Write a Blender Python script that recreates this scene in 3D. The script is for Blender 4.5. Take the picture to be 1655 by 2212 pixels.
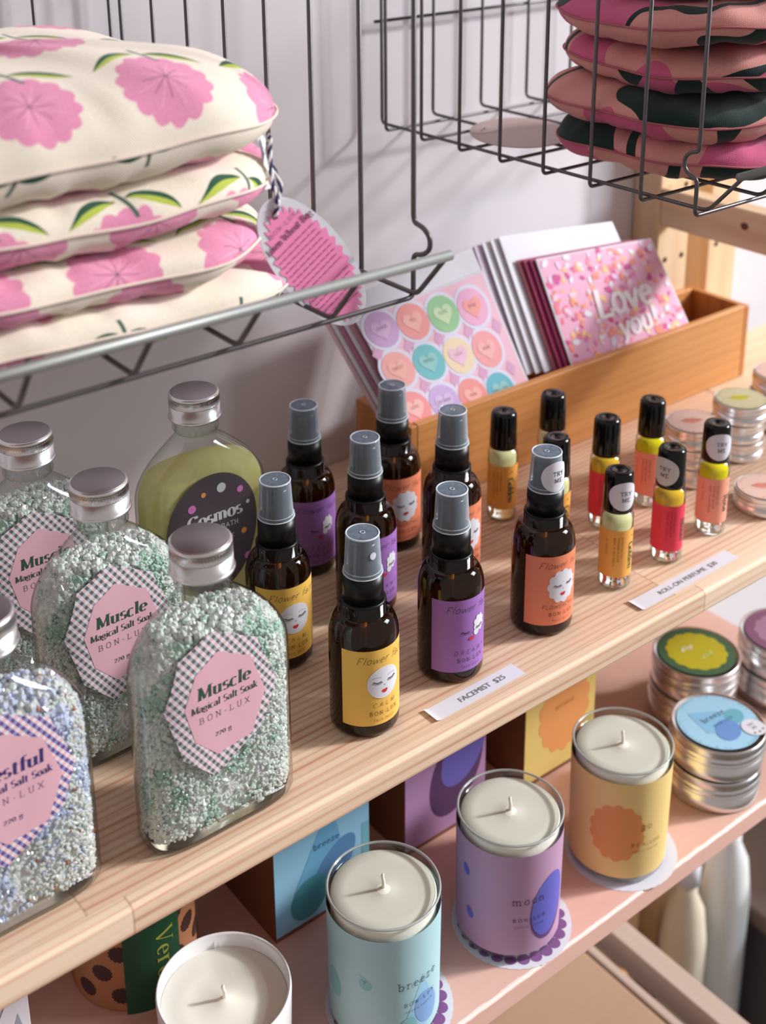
import bpy, bmesh, math, random
from mathutils import Vector, Matrix, noise
from mathutils.geometry import tessellate_polygon
random.seed(7)
PI=math.pi; sin=math.sin; cos=math.cos; rad=math.radians
sc=bpy.context.scene
C=sc.collection
for o in list(bpy.data.objects): bpy.data.objects.remove(o)

# ---------------------------------------------------------------- camera, world, lights, exposure
# the shelf's top surface is z=0, x runs along the shelf, +y towards the wall (wall at y=0.706)
YAW,PITCH,ROLL,FPX,CH=.65424,.31813,.01106,2776.4,.45718
cam_d=bpy.data.cameras.new('camera'); cam=bpy.data.objects.new('camera',cam_d); C.objects.link(cam)
fw=Vector((sin(YAW)*cos(PITCH),cos(YAW)*cos(PITCH),-sin(PITCH)))
rt=Vector((cos(YAW),-sin(YAW),0)); dn=fw.cross(rt)
r2=rt*cos(ROLL)+dn*sin(ROLL); d2=-rt*sin(ROLL)+dn*cos(ROLL)
M=Matrix((r2,-d2,-fw)).transposed()
cam.matrix_world=Matrix.Translation((0,0,CH))@M.to_4x4()
cam_d.sensor_fit='AUTO'; cam_d.sensor_width=36.0; cam_d.lens=FPX/2212*36.0
cam_d.shift_x=(827.5-785.84)/2212; cam_d.shift_y=-(1106-536.27)/2212   # the photo is a crop below the lens axis
cam_d.clip_start=.02; cam_d.clip_end=50
cam_d.dof.use_dof=True; cam_d.dof.focus_distance=.675; cam_d.dof.aperture_fstop=8.5
sc.camera=cam
sc.view_settings.view_transform='Standard'; sc.view_settings.look='None'; sc.view_settings.gamma=1
sc.view_settings.use_curve_mapping=False
sc.view_settings.exposure=0.0
w=bpy.data.worlds.new('world'); sc.world=w; w.use_nodes=True
bg=w.node_tree.nodes['Background']; bg.inputs[0].default_value=(1.0,.88,.84,1); bg.inputs[1].default_value=.38
try:
    sc.cycles.transparent_max_bounces=40; sc.cycles.max_bounces=12; sc.cycles.caustics_reflective=False; sc.cycles.sample_clamp_indirect=6
except Exception: pass
SUN_DIR=Vector((-.80,.385,-.455)).normalized()
sl=bpy.data.lights.new('sun','SUN'); sl.energy=3.7; sl.angle=rad(5.5); sl.color=(1,.97,.94)
so=bpy.data.objects.new('sun',sl); C.objects.link(so); so.rotation_euler=SUN_DIR.to_track_quat('-Z','Y').to_euler(); so.location=(2,-1,1.5)
al=bpy.data.lights.new('window_light','AREA'); al.energy=36; al.shape='RECTANGLE'; al.size=.62; al.size_y=.86; al.color=(.86,.93,1)
ao=bpy.data.objects.new('window_light',al); C.objects.link(ao); ao.location=(2.25,-.55,1.05)
ao.rotation_euler=(Vector((.6,.55,.05))-ao.location).to_track_quat('-Z','Y').to_euler()

# ---------------------------------------------------------------- scene-graph helpers
def link(o,parent=None):
    C.objects.link(o)
    if parent is not None: o.parent=parent
    return o
def tag(o,label=None,cat=None,group=None,kind=None):
    if label: o['label']=label
    if cat: o['category']=cat
    if group: o['group']=group
    if kind: o['kind']=kind
    return o
def thing(name,label,cat,loc=(0,0,0),rz=0,group=None):
    o=bpy.data.objects.new(name,None); o.empty_display_size=.02; C.objects.link(o)
    o.location=loc; o.rotation_euler=(0,0,rz); return tag(o,label,cat,group)
def kids(o): return [c for c in bpy.data.objects if c.parent==o]
def copy_tree(o,parent=None):
    c=o.copy(); C.objects.link(c); c.parent=parent
    for k in kids(o): copy_tree(k,c)
    return c
class MB:
    def __init__(s): s.v=[]; s.f=[]; s.m=[]; s.uv=None; s.sm=[]
    def add(s,vs,fs,mi=0,smooth=False):
        b=len(s.v); s.v+= [tuple(p) for p in vs]; s.f+=[tuple(b+i for i in f) for f in fs]; s.m+=[mi]*len(fs); s.sm+=[smooth]*len(fs); return s
    def build(s,name,mats,parent=None,loc=None,bevel=None,uv=None,autosm=None,recalc=False):
        me=bpy.data.meshes.new(name); me.from_pydata(s.v,[],s.f)
        if not isinstance(mats,(list,tuple)): mats=[mats]
        for m in mats: me.materials.append(m)
        me.polygons.foreach_set('material_index',s.m); me.polygons.foreach_set('use_smooth',s.sm)
        if uv is not None:
            l=me.uv_layers.new(name='UVMap')
            for i,lp in enumerate(me.loops): l.data[i].uv=uv[lp.vertex_index]
        if recalc:
            b=bmesh.new(); b.from_mesh(me); bmesh.ops.recalc_face_normals(b,faces=b.faces[:]); b.to_mesh(me); b.free()
        me.update()
        o=bpy.data.objects.new(name,me); link(o,parent)
        if loc: o.location=loc
        if bevel:
            bv=o.modifiers.new('bevel','BEVEL'); bv.width=bevel; bv.segments=3; bv.limit_method='ANGLE'; bv.angle_limit=rad(40)
        return o
    def box(s,x0,x1,y0,y1,z0,z1,mi=0):
        return s.add([(x0,y0,z0),(x1,y0,z0),(x1,y1,z0),(x0,y1,z0),(x0,y0,z1),(x1,y0,z1),(x1,y1,z1),(x0,y1,z1)],
            [(0,3,2,1),(4,5,6,7),(0,1,5,4),(1,2,6,5),(2,3,7,6),(3,0,4,7)],mi)
    def lathe(s,prof,seg=48,mi=0,cx=0,cy=0,knurl=None,smooth=True):
        # prof: list of (r,z); knurl: (z0,z1,count,depth)
        vs=[];fs=[]
        for (r,z) in prof:
            for k in range(seg):
                a=2*PI*k/seg; rr=r
                if knurl and knurl[0]<=z<=knurl[1]: rr=r-knurl[2]*(k%2)
                vs.append((cx+rr*cos(a),cy+rr*sin(a),z))
        n=len(prof)
        for i in range(n-1):
            for k in range(seg):
                k2=(k+1)%seg; fs.append((i*seg+k,i*seg+k2,(i+1)*seg+k2,(i+1)*seg+k))
        if prof[0][0]>1e-6: fs.append(tuple(range(seg-1,-1,-1)))
        if prof[-1][0]>1e-6: fs.append(tuple((n-1)*seg+k for k in range(seg)))
        b=len(s.f); s.add(vs,fs,mi,smooth)
        if prof[0][0]>1e-6: s.sm[b+(n-1)*seg]=False
        if prof[-1][0]>1e-6: s.sm[-1]=False
        return s
    def tube(s,pts,r,seg=8,mi=0,closed=False):
        pts=[Vector(p) for p in pts]; n=len(pts); vs=[];fs=[]
        T=[]
        for i in range(n):
            if closed: t=(pts[(i+1)%n]-pts[i-1])
            else: t=pts[min(i+1,n-1)]-pts[max(i-1,0)]
            T.append(t.normalized())
        up=Vector((0,0,1)) if abs(T[0].z)<.9 else Vector((1,0,0))
        nn=T[0].cross(up).normalized()
        for i in range(n):
            nn=(nn-T[i]*nn.dot(T[i])); nn=nn.normalized() if nn.length>1e-6 else T[i].orthogonal().normalized()
            b=T[i].cross(nn); rr=r[i] if isinstance(r,(list,tuple)) else r
            for k in range(seg):
                a=2*PI*k/seg; vs.append(pts[i]+(nn*cos(a)+b*sin(a))*rr)
        for i in range(n if closed else n-1):
            j=(i+1)%n
            for k in range(seg):
                k2=(k+1)%seg; fs.append((i*seg+k,i*seg+k2,j*seg+k2,j*seg+k))
        if not closed: fs+= [tuple(range(seg-1,-1,-1)),tuple((n-1)*seg+k for k in range(seg))]
        return s.add(vs,fs,mi,True)
def arcfillet(pts,r=.004,n=5):
    # round the corners of a polyline
    pts=[Vector(p) for p in pts]; out=[pts[0]]
    for i in range(1,len(pts)-1):
        a,b,c=pts[i-1],pts[i],pts[i+1]; d1=(a-b); d2=(c-b); q=min(r,d1.length*.45,d2.length*.45)
        p1=b+d1.normalized()*q; p2=b+d2.normalized()*q
        for k in range(n+1):
            t=k/n; out.append(p1*(1-t)**2+b*2*t*(1-t)+p2*t*t)
    out.append(pts[-1]); return out

# ---------------------------------------------------------------- materials
def srgb(r,g,b):
    f=lambda c:(c/255/12.92 if c/255<=.04045 else ((c/255+.055)/1.055)**2.4)
    return (f(r),f(g),f(b),1)
def new_mat(name):
    m=bpy.data.materials.new(name); m.use_nodes=True; nt=m.node_tree; nt.nodes.clear(); return m,nt
def P(name,col,rough=.5,metal=0,spec=.5,bump=None,coat=0,sss=0,trans=0,aniso=0):
    m,nt=new_mat(name); o=nt.nodes.new('ShaderNodeOutputMaterial'); b=nt.nodes.new('ShaderNodeBsdfPrincipled')
    b.inputs['Base Color'].default_value=col; b.inputs['Roughness'].default_value=rough; b.inputs['Metallic'].default_value=metal
    b.inputs['Specular IOR Level'].default_value=spec; b.inputs['Coat Weight'].default_value=coat; b.inputs['Coat Roughness'].default_value=.08
    if sss: b.inputs['Subsurface Weight'].default_value=sss; b.inputs['Subsurface Radius'].default_value=(.012,.009,.006); b.inputs['Subsurface Scale'].default_value=1
    if trans: b.inputs['Transmission Weight'].default_value=trans
    nt.links.new(b.outputs[0],o.inputs[0])
    if bump:
        tc=nt.nodes.new('ShaderNodeTexCoord'); n=nt.nodes.new('ShaderNodeTexNoise'); n.inputs['Scale'].default_value=bump[0]; n.inputs['Detail'].default_value=4
        bp=nt.nodes.new('ShaderNodeBump'); bp.inputs['Strength'].default_value=bump[1]; bp.inputs['Distance'].default_value=bump[2]
        nt.links.new(tc.outputs['Object'],n.inputs['Vector']); nt.links.new(n.outputs[0],bp.inputs['Height']); nt.links.new(bp.outputs[0],b.inputs['Normal'])
    return m
class X:
    """tiny expression builder: python arithmetic becomes math nodes"""
    def __init__(s,nt,sock): s.nt=nt; s.s=sock
    def op(s,o,*a,clamp=False):
        n=s.nt.nodes.new('ShaderNodeMath'); n.operation=o; n.use_clamp=clamp
        for i,x in enumerate((s,)+a):
            if isinstance(x,X): s.nt.links.new(x.s,n.inputs[i])
            else: n.inputs[i].default_value=x
        return X(s.nt,n.outputs[0])
    def __add__(s,o): return s.op('ADD',o)
    __radd__=__add__
    def __sub__(s,o): return s.op('SUBTRACT',o)
    def __rsub__(s,o): return (s*-1)+o
    def __mul__(s,o): return s.op('MULTIPLY',o)
    __rmul__=__mul__
    def __truediv__(s,o): return s.op('DIVIDE',o)
    def __pow__(s,o): return s.op('POWER',o)
    def lt(s,o): return s.op('LESS_THAN',o)
    def gt(s,o): return s.op('GREATER_THAN',o)
    def abs(s): return s.op('ABSOLUTE')
    def fract(s): return s.op('FRACT')
    def floor(s): return s.op('FLOOR')
    def sin(s): return s.op('SINE')
    def sqrt(s): return s.op('SQRT')
    def max(s,o): return s.op('MAXIMUM',o)
    def min(s,o): return s.op('MINIMUM',o)
    def smooth(s,a,b):
        n=s.nt.nodes.new('ShaderNodeMapRange'); n.interpolation_type='SMOOTHSTEP'; n.inputs[1].default_value=a; n.inputs[2].default_value=b
        s.nt.links.new(s.s,n.inputs[0]); return X(s.nt,n.outputs[0])
def coords(nt,kind='Object'):
    tc=nt.nodes.new('ShaderNodeTexCoord'); sp=nt.nodes.new('ShaderNodeSeparateXYZ'); nt.links.new(tc.outputs[kind],sp.inputs[0])
    return [X(nt,sp.outputs[i]) for i in range(3)]
def vec(nt,x,y,z=0.0):
    n=nt.nodes.new('ShaderNodeCombineXYZ')
    for i,q in enumerate((x,y,z)):
        if isinstance(q,X): nt.links.new(q.s,n.inputs[i])
        else: n.inputs[i].default_value=q
    return n.outputs[0]
def tnoise(nt,v,scale=1,detail=3,rough=.5,dist=0):
    n=nt.nodes.new('ShaderNodeTexNoise'); n.inputs['Scale'].default_value=scale; n.inputs['Detail'].default_value=detail; n.inputs['Roughness'].default_value=rough; n.inputs['Distortion'].default_value=dist
    nt.links.new(v,n.inputs['Vector']); return X(nt,n.outputs[0])
def cmix(nt,f,a,b):
    n=nt.nodes.new('ShaderNodeMix'); n.data_type='RGBA'; n.clamp_factor=True
    nt.links.new(f.s,n.inputs[0]) if isinstance(f,X) else setattr(n.inputs[0],'default_value',f)
    for i,q in ((6,a),(7,b)):
        if isinstance(q,tuple): n.inputs[i].default_value=q
        else: nt.links.new(q,n.inputs[i])
    return n.outputs[2]
def finish(nt,col,rough=.6,bump=None,bstr=.3,bdist=.001,metal=0,spec=.5,sheen=0,coat=0):
    o=nt.nodes.new('ShaderNodeOutputMaterial'); b=nt.nodes.new('ShaderNodeBsdfPrincipled')
    if isinstance(col,tuple): b.inputs['Base Color'].default_value=col
    else: nt.links.new(col,b.inputs['Base Color'])
    b.inputs['Roughness'].default_value=rough; b.inputs['Metallic'].default_value=metal; b.inputs['Specular IOR Level'].default_value=spec
    b.inputs['Sheen Weight'].default_value=sheen; b.inputs['Coat Weight'].default_value=coat
    if bump is not None:
        bp=nt.nodes.new('ShaderNodeBump'); bp.inputs['Strength'].default_value=bstr; bp.inputs['Distance'].default_value=bdist
        nt.links.new(bump.s,bp.inputs['Height']); nt.links.new(bp.outputs[0],b.inputs['Normal'])
    nt.links.new(b.outputs[0],o.inputs[0]); return b
def thin_glass(name,tint=(.95,.97,.96,1),edge=(.55,.62,.6,1),refl=.9,base=.05,rough=.02):
    # thin clear wall: lets light straight through, mirrors more towards grazing angles
    m,nt=new_mat(name); o=nt.nodes.new('ShaderNodeOutputMaterial'); lw=nt.nodes.new('ShaderNodeLayerWeight'); lw.inputs[0].default_value=.5
    fc=X(nt,lw.outputs['Facing']); t=nt.nodes.new('ShaderNodeBsdfTransparent'); g=nt.nodes.new('ShaderNodeBsdfGlossy'); g.inputs['Roughness'].default_value=rough
    nt.links.new(cmix(nt,(fc**3.0),tint,edge),t.inputs[0])
    fac=(fc**4.0)*refl+base; mx=nt.nodes.new('ShaderNodeMixShader')
    nt.links.new(fac.s,mx.inputs[0]); nt.links.new(t.outputs[0],mx.inputs[1]); nt.links.new(g.outputs[0],mx.inputs[2]); nt.links.new(mx.outputs[0],o.inputs[0]); return m
def liquid(name,col,dcol,amount=.5,rough=.1):
    m,nt=new_mat(name); o=nt.nodes.new('ShaderNodeOutputMaterial'); t=nt.nodes.new('ShaderNodeBsdfTransparent'); t.inputs[0].default_value=col
    d=nt.nodes.new('ShaderNodeBsdfDiffuse'); d.inputs[0].default_value=dcol; tr=nt.nodes.new('ShaderNodeBsdfTranslucent'); tr.inputs[0].default_value=dcol
    m1=nt.nodes.new('ShaderNodeMixShader'); m1.inputs[0].default_value=.25; nt.links.new(d.outputs[0],m1.inputs[1]); nt.links.new(tr.outputs[0],m1.inputs[2])
    m2=nt.nodes.new('ShaderNodeMixShader'); m2.inputs[0].default_value=amount; nt.links.new(t.outputs[0],m2.inputs[1]); nt.links.new(m1.outputs[0],m2.inputs[2])
    nt.links.new(m2.outputs[0],o.inputs[0]); return m

def wood(name,light,dark,axis='x',plank=None,rings=150,fine=900,contrast=.8,rough=.55,coat=0,jitter=.25):
    m,nt=new_mat(name); c=coords(nt)
    if axis=='x': L,A,B=c[0],c[1],c[2]
    elif axis=='z': L,A,B=c[2],c[0],c[1]
    else: L,A,B=c[1],c[0],c[2]
    if plank:
        row=(A/plank[0]).floor(); stag=((row*12.9898).sin()*437.5).fract(); col_=(L/plank[1]+stag).floor()
        idv=((row*7.13+col_*3.71).sin()*4375.5).fract(); joint=((L/plank[1]+stag).fract()-.5).abs().gt(.4985)
        seam=((A/plank[0]).fract()-.5).abs().gt(.492)
    else: idv=None
    off=(idv*40.0) if idv else 0.0
    warp=tnoise(nt,vec(nt,L*2.2+off,A*14.0+off,B*14.0),1,3)
    ring=((A+B*.8)*rings+warp*16.0+off).sin()*.5+.5
    ring=ring**2.6
    f1=tnoise(nt,vec(nt,L*7.0+off,A*fine,B*fine),1,4,.65)
    streak=tnoise(nt,vec(nt,L*1.8+off,A*75.0,B*75.0),1,3,.6)
    f=(ring*(streak-.18)*.85+(f1-.5)*.60+(streak-.40)*.85)*contrast
    if idv: f=f+(idv-.5)*jitter
    colr=cmix(nt,f.op('ADD',0.0,clamp=True),light,dark)
    if idv:
        colr=cmix(nt,(joint.max(seam*.35))*.35,colr,tuple(x*.5 for x in dark[:3])+(1,))
    finish(nt,colr,rough,bump=f1+ring*.3,bstr=.12,bdist=.0006,spec=.35,coat=coat); return m
# ---------------------------------------------------------------- lettering: one stroke skeleton, three pens
def AR(cx,cy,rx,ry,a0,a1,n=14): return [(cx+rx*cos(rad(a0+(a1-a0)*i/n)),cy+ry*sin(rad(a0+(a1-a0)*i/n))) for i in range(n+1)]
c7,xh,asc=.7,.47,.74
# glyph: (advance, [paths], [serif points])
G={' ':(.32,[],[]),
'A':(.66,[[(.06,0),(.32,.7)],[(.32,.7),(.6,0)],[(.16,.25),(.5,.25)]],[(.06,0),(.6,0)]),
'B':(.62,[[(.13,0),(.13,.7)],[(.1,.7)]+AR(.33,.53,.17,.17,90,-90)+[(.1,.36)],[(.1,.36)]+AR(.35,.18,.19,.18,90,-90)+[(.1,0)]],[(.09,0),(.09,.7)]),
'C':(.64,[AR(.35,.35,.27,.36,48,312,20),[(.53,.58),(.53,.72)]],[]),
'D':(.68,[[(.13,0),(.13,.7)],[(.1,.7)]+AR(.32,.35,.27,.35,90,-90,18)+[(.1,0)]],[(.09,0),(.09,.7)]),
'E':(.58,[[(.13,0),(.13,.7)],[(.1,.7),(.5,.7),(.5,.58)],[(.13,.36),(.38,.36)],[(.1,0),(.52,0),(.52,.13)]],[(.09,0),(.09,.7)]),
'F':(.56,[[(.13,0),(.13,.7)],[(.1,.7),(.5,.7),(.5,.58)],[(.13,.36),(.38,.36)]],[(.13,0),(.09,.7)]),
'G':(.68,[AR(.35,.35,.27,.36,48,360,22)+[(.62,.3)],[(.42,.3),(.66,.3)],[(.58,.3),(.58,.02)]],[]),
'H':(.68,[[(.13,0),(.13,.7)],[(.55,0),(.55,.7)],[(.13,.36),(.55,.36)]],[(.13,0),(.13,.7),(.55,0),(.55,.7)]),
'I':(.34,[[(.17,0),(.17,.7)]],[(.17,0),(.17,.7)]),
'L':(.56,[[(.13,0),(.13,.7)],[(.1,0),(.5,0),(.5,.15)]],[(.13,.7),(.09,0)]),
'M':(.84,[[(.13,0),(.15,.7)],[(.15,.7),(.41,.05)],[(.41,.05),(.67,.7)],[(.67,.7),(.7,0)]],[(.12,0),(.1,.7),(.7,0),(.72,.7)]),
'N':(.7,[[(.13,0),(.13,.7)],[(.13,.7),(.57,0)],[(.57,0),(.57,.7)]],[(.13,0),(.1,.7),(.57,.7)]),
'O':(.7,[AR(.35,.35,.27,.36,90,450,26)],[]),
'P':(.58,[[(.13,0),(.13,.7)],[(.1,.7)]+AR(.33,.52,.18,.18,90,-90)+[(.1,.34)]],[(.13,0),(.09,.7)]),
'R':(.64,[[(.13,0),(.13,.7)],[(.1,.7)]+AR(.33,.53,.17,.17,90,-90)+[(.13,.36)],[(.33,.36),(.55,0)]],[(.13,0),(.09,.7),(.57,0)]),
'S':(.56,[AR(.28,.52,.17,.18,40,250,14)+AR(.28,.18,.19,.18,70,-145,14)],[]),
'T':(.6,[[(.3,0),(.3,.7)],[(.05,.57),(.05,.7),(.55,.7),(.55,.57)]],[(.3,0)]),
'U':(.68,[[(.14,.7),(.14,.24)]+AR(.34,.22,.2,.23,180,360)+[(.54,.7)]],[(.14,.7),(.54,.7)]),
'V':(.64,[[(.06,.7),(.32,0)],[(.32,0),(.58,.7)]],[(.06,.7),(.58,.7)]),
'W':(.9,[[(.05,.7),(.25,0)],[(.25,0),(.45,.6)],[(.45,.6),(.63,0)],[(.63,0),(.84,.7)]],[(.06,.7),(.84,.7)]),
'X':(.62,[[(.07,.7),(.54,0)],[(.54,.7),(.07,0)]],[(.07,.7),(.54,.7),(.07,0),(.54,0)]),
'Y':(.62,[[(.06,.7),(.31,.33),(.31,0)],[(.56,.7),(.31,.33)]],[(.06,.7),(.56,.7),(.31,0)]),
'a':(.5,[AR(.22,.14,.15,.14,80,440,16),[(.37,.35),(.38,.05),(.46,0)],AR(.23,.33,.14,.14,160,0,10)],[]),
'b':(.54,[[(.12,asc),(.12,0)],AR(.29,.23,.18,.24,150,-160,18)],[(.09,asc)]),
'c':(.46,[AR(.25,.23,.18,.24,50,310,16)],[]),
'd':(.54,[[(.42,asc),(.42,0)],AR(.25,.23,.18,.24,30,335,18)],[(.39,asc),(.46,0)]),
'e':(.48,[[(.08,.25),(.41,.25)]+AR(.25,.24,.17,.23,5,315,18)],[]),
'f':(.36,[AR(.3,.6,.13,.14,60,180,8)+[(.17,0)],[(.05,xh),(.33,xh)]],[(.17,0)]),
'g':(.5,[AR(.22,.28,.15,.17,80,440,16),[(.36,.4),(.46,.44)],AR(.24,-.07,.17,.1,120,470,16)],[]),
'h':(.56,[[(.12,asc),(.12,0)],AR(.28,.3,.15,.17,160,0,10)+[(.43,0)]],[(.09,asc),(.12,0),(.43,0)]),
'i':(.28,[[(.14,xh),(.14,0)],[(.14,.6),(.14,.67)]],[(.11,xh),(.14,0)]),
'k':(.54,[[(.12,asc),(.12,0)],[(.4,xh),(.14,.2)],[(.22,.27),(.44,0)]],[(.09,asc),(.12,0),(.42,xh),(.45,0)]),
'l':(.28,[[(.14,asc),(.14,0)]],[(.11,asc),(.14,0)]),
'm':(.84,[[(.12,xh),(.12,0)],AR(.26,.3,.14,.17,160,0,10)+[(.4,0)],AR(.55,.3,.14,.17,160,0,10)+[(.69,0)]],[(.09,xh),(.12,0),(.4,0),(.69,0)]),
'n':(.56,[[(.12,xh),(.12,0)],AR(.28,.3,.15,.17,160,0,10)+[(.43,0)]],[(.09,xh),(.12,0),(.43,0)]),
'o':(.5,[AR(.25,.235,.18,.24,90,450,22)],[]),
'r':(.42,[[(.12,xh),(.12,0)],AR(.29,.3,.15,.17,165,60,8)],[(.09,xh),(.12,0)]),
's':(.42,[AR(.21,.35,.12,.12,40,250,10)+AR(.21,.12,.14,.12,70,-145,12)],[]),
't':(.36,[[(.16,.62),(.16,.1)]+AR(.26,.1,.1,.1,180,300,8),[(.05,xh),(.32,xh)]],[]),
'u':(.56,[[(.12,xh),(.12,.16)]+AR(.27,.16,.15,.16,180,360,10),[(.42,xh),(.42,0)]],[(.09,xh),(.39,xh),(.46,0)]),
'v':(.5,[[(.06,xh),(.25,0)],[(.25,0),(.44,xh)]],[(.06,xh),(.44,xh)]),
'w':(.72,[[(.05,xh),(.2,0)],[(.2,0),(.35,.42)],[(.35,.42),(.5,0)],[(.5,0),(.66,xh)]],[(.06,xh),(.66,xh)]),
'y':(.5,[[(.06,xh),(.26,0)],[(.44,xh),(.2,-.15),(.08,-.17)]],[(.06,xh),(.44,xh)]),
'z':(.46,[[(.07,.36),(.07,xh),(.38,xh)],[(.38,xh),(.07,0)],[(.07,0),(.39,0),(.39,.12)]],[]),
'0':(.52,[AR(.26,.27,.17,.27,90,450,20)],[]),
'2':(.5,[AR(.25,.38,.15,.16,170,-20,10)+[(.08,0)],[(.08,0),(.42,0)]],[]),
'-':(.4,[[(.08,.28),(.32,.28)]],[]),'!':(.26,[[(.13,.72),(.13,.2)],[(.13,.0),(.13,.05)]],[]),
'.':(.36,[AR(.18,.27,.035,.035,0,360,8)],[])}
def text2d(s,size,style='didone',align='c',track=0,slant=0,weight=1.0,squash=1):
    """list of quads in 2d, height = size (cap height)"""
    k=size/.7; x=0; Q=[]
    thick,thin,ser={'didone':(.15,.035,.2),'type':(.07,.07,.2),'pen':(.045,.045,0),'brush':(.11,.06,0),'sans':(.085,.085,0)}[style]
    thick*=weight; thin*=weight
    for ch in s:
        adv,paths,sers=G.get(ch,G[' '])
        for p in paths:
            if len(p)<2: continue
            n=len(p); L=[];R=[]
            for i in range(n):
                a=p[max(i-1,0)]; b=p[min(i+1,n-1)]; dx,dy=b[0]-a[0],b[1]-a[1]; l=math.hypot(dx,dy) or 1; dx/=l; dy/=l
                wv=dy*dy if style=='didone' else abs(dy)
                if style=='didone' and dx*dy>0 and abs(dx)>.25 and n==2: wv*=.15
                w_=(thin+(thick-thin)*wv)/2
                L.append((p[i][0]-dy*w_,p[i][1]+dx*w_)); R.append((p[i][0]+dy*w_,p[i][1]-dx*w_))
            for i in range(n-1): Q.append([(x+q[0],q[1]) for q in (R[i],R[i+1],L[i+1],L[i])])
        if ser:
            for (sx,sy) in sers:
                h=thin if style=='didone' else thick*.85; yy=sy+(h/2 if sy<.01 else -h/2)
                Q.append([(x+sx-ser/2,yy-h/2),(x+sx+ser/2,yy-h/2),(x+sx+ser/2,yy+h/2),(x+sx-ser/2,yy+h/2)])
        x+=adv+track
    x-=track; ox=-x/2 if align=='c' else (0 if align=='l' else -x)
    return [[((qx+ox+qy*slant)*k*squash,qy*k) for (qx,qy) in q] for q in Q]
def xf(Q,dx=0,dy=0,rot=0,s=1):
    c,n=cos(rot),sin(rot); return [[(dx+s*(x*c-y*n),dy+s*(x*n+y*c)) for (x,y) in q] for q in Q]
def bfont(s,size,align='c',bold=0):
    cu=bpy.data.curves.new('t','FONT'); cu.body=s; cu.size=size/.7; cu.align_x='CENTER' if align=='c' else 'LEFT'; cu.offset=bold; cu.resolution_u=3
    o=bpy.data.objects.new('t',cu); C.objects.link(o); dg=bpy.context.evaluated_depsgraph_get(); me=o.evaluated_get(dg).to_mesh()
    Q=[[(me.vertices[i].co.x,me.vertices[i].co.y) for i in p.vertices] for p in me.polygons]
    bpy.data.objects.remove(o); bpy.data.curves.remove(cu); return Q
# ---- flat outlines
def disc(cx,cy,rx,ry=None,n=32,rot=0):
    ry=ry or rx; return [[(cx+rx*cos(2*PI*i/n)*cos(rot)-ry*sin(2*PI*i/n)*sin(rot),cy+rx*cos(2*PI*i/n)*sin(rot)+ry*sin(2*PI*i/n)*cos(rot)) for i in range(n)]]
def scallop(cx,cy,rx,ry,nl,depth=.1,n=96,jag=False):
    out=[]
    for i in range(n):
        a=2*PI*i/n; q=(nl*a/(2*PI))%1; s=(1-abs(2*q-1)) if jag else abs(sin(nl*a/2))
        k=1-depth+depth*s; out.append((cx+rx*k*cos(a),cy+ry*k*sin(a)))
    return [out]
def rect(x0,x1,y0,y1): return [[(x0,y0),(x1,y0),(x1,y1),(x0,y1)]]
def rrect(x0,x1,y0,y1,r,n=5):
    o=[]
    for cx,cy,a in ((x1-r,y1-r,0),(x0+r,y1-r,90),(x0+r,y0+r,180),(x1-r,y0+r,270)): o+=AR(cx,cy,r,r,a,a+90,n)
    return [o]
def line2(p,w): # constant-width ribbon
    Q=[]
    for a,b in zip(p,p[1:]):
        dx,dy=b[0]-a[0],b[1]-a[1]; l=math.hypot(dx,dy) or 1; nx,ny=-dy/l*w/2,dx/l*w/2
        Q.append([(a[0]-nx,a[1]-ny),(b[0]-nx,b[1]-ny),(b[0]+nx,b[1]+ny),(a[0]+nx,a[1]+ny)])
    return Q
def heart(cx,cy,s,rot=0):
    o=[]
    for i in range(28):
        t=2*PI*i/28; x=16*sin(t)**3/17; y=(13*cos(t)-5*cos(2*t)-2*cos(3*t)-cos(4*t))/17
        o.append((cx+s*(x*cos(rot)-y*sin(rot)),cy+s*(x*sin(rot)+y*cos(rot))))
    return [o]
class Decal:
    """printed sheet: 2d outlines laid on a surface by mapf(u,v,lift)"""
    def __init__(s,mapf,step=None,stepv=None): s.mapf=mapf; s.step=step; s.stepv=stepv; s.v=[]; s.f=[]; s.m=[]; s.uv=[]; s.mats=[]; s.sm=[]
    def add(s,polys,mat,layer=1,cut=True):
        if mat not in s.mats: s.mats.append(mat)
        mi=s.mats.index(mat); lift=layer*.00012
        bm=bmesh.new()
        for p in polys:
            if len(p)<=4: 
                try: bm.faces.new([bm.verts.new((x,y,0)) for x,y in p])
                except Exception: pass
            else:
                vs=[bm.verts.new((x,y,0)) for x,y in p]
                for t in tessellate_polygon([[Vector((x,y,0)) for x,y in p]]):
                    try: bm.faces.new([vs[i] for i in t])
                    except Exception: pass
        if cut and bm.verts:
            for st,ax in ((s.step,0),(s.stepv,1)):
                if not st: continue
                lo=min(v.co[ax] for v in bm.verts); hi=max(v.co[ax] for v in bm.verts)
                k=math.floor(lo/st)+1
                while k*st<hi:
                    co=Vector((0,0,0)); co[ax]=k*st; no=Vector((0,0,0)); no[ax]=1
                    bmesh.ops.bisect_plane(bm,geom=bm.verts[:]+bm.edges[:]+bm.faces[:],plane_co=co,plane_no=no,dist=1e-7); k+=1
        for f in bm.faces:
            f.normal_update()
            if f.normal.z<0: f.normal_flip()
        bm.verts.index_update(); b=len(s.v)
        for v in bm.verts: s.v.append(tuple(s.mapf(v.co.x,v.co.y,lift))); s.uv.append((v.co.x,v.co.y))
        for f in bm.faces: s.f.append(tuple(b+v.index for v in f.verts)); s.m.append(mi)
        bm.free(); return s
    def build(s,name,parent=None):
        mb=MB(); mb.v=s.v; mb.f=s.f; mb.m=s.m; mb.sm=[bool(s.step)]*len(s.f)
        return mb.build(name,s.mats,parent,uv=s.uv)
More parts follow.
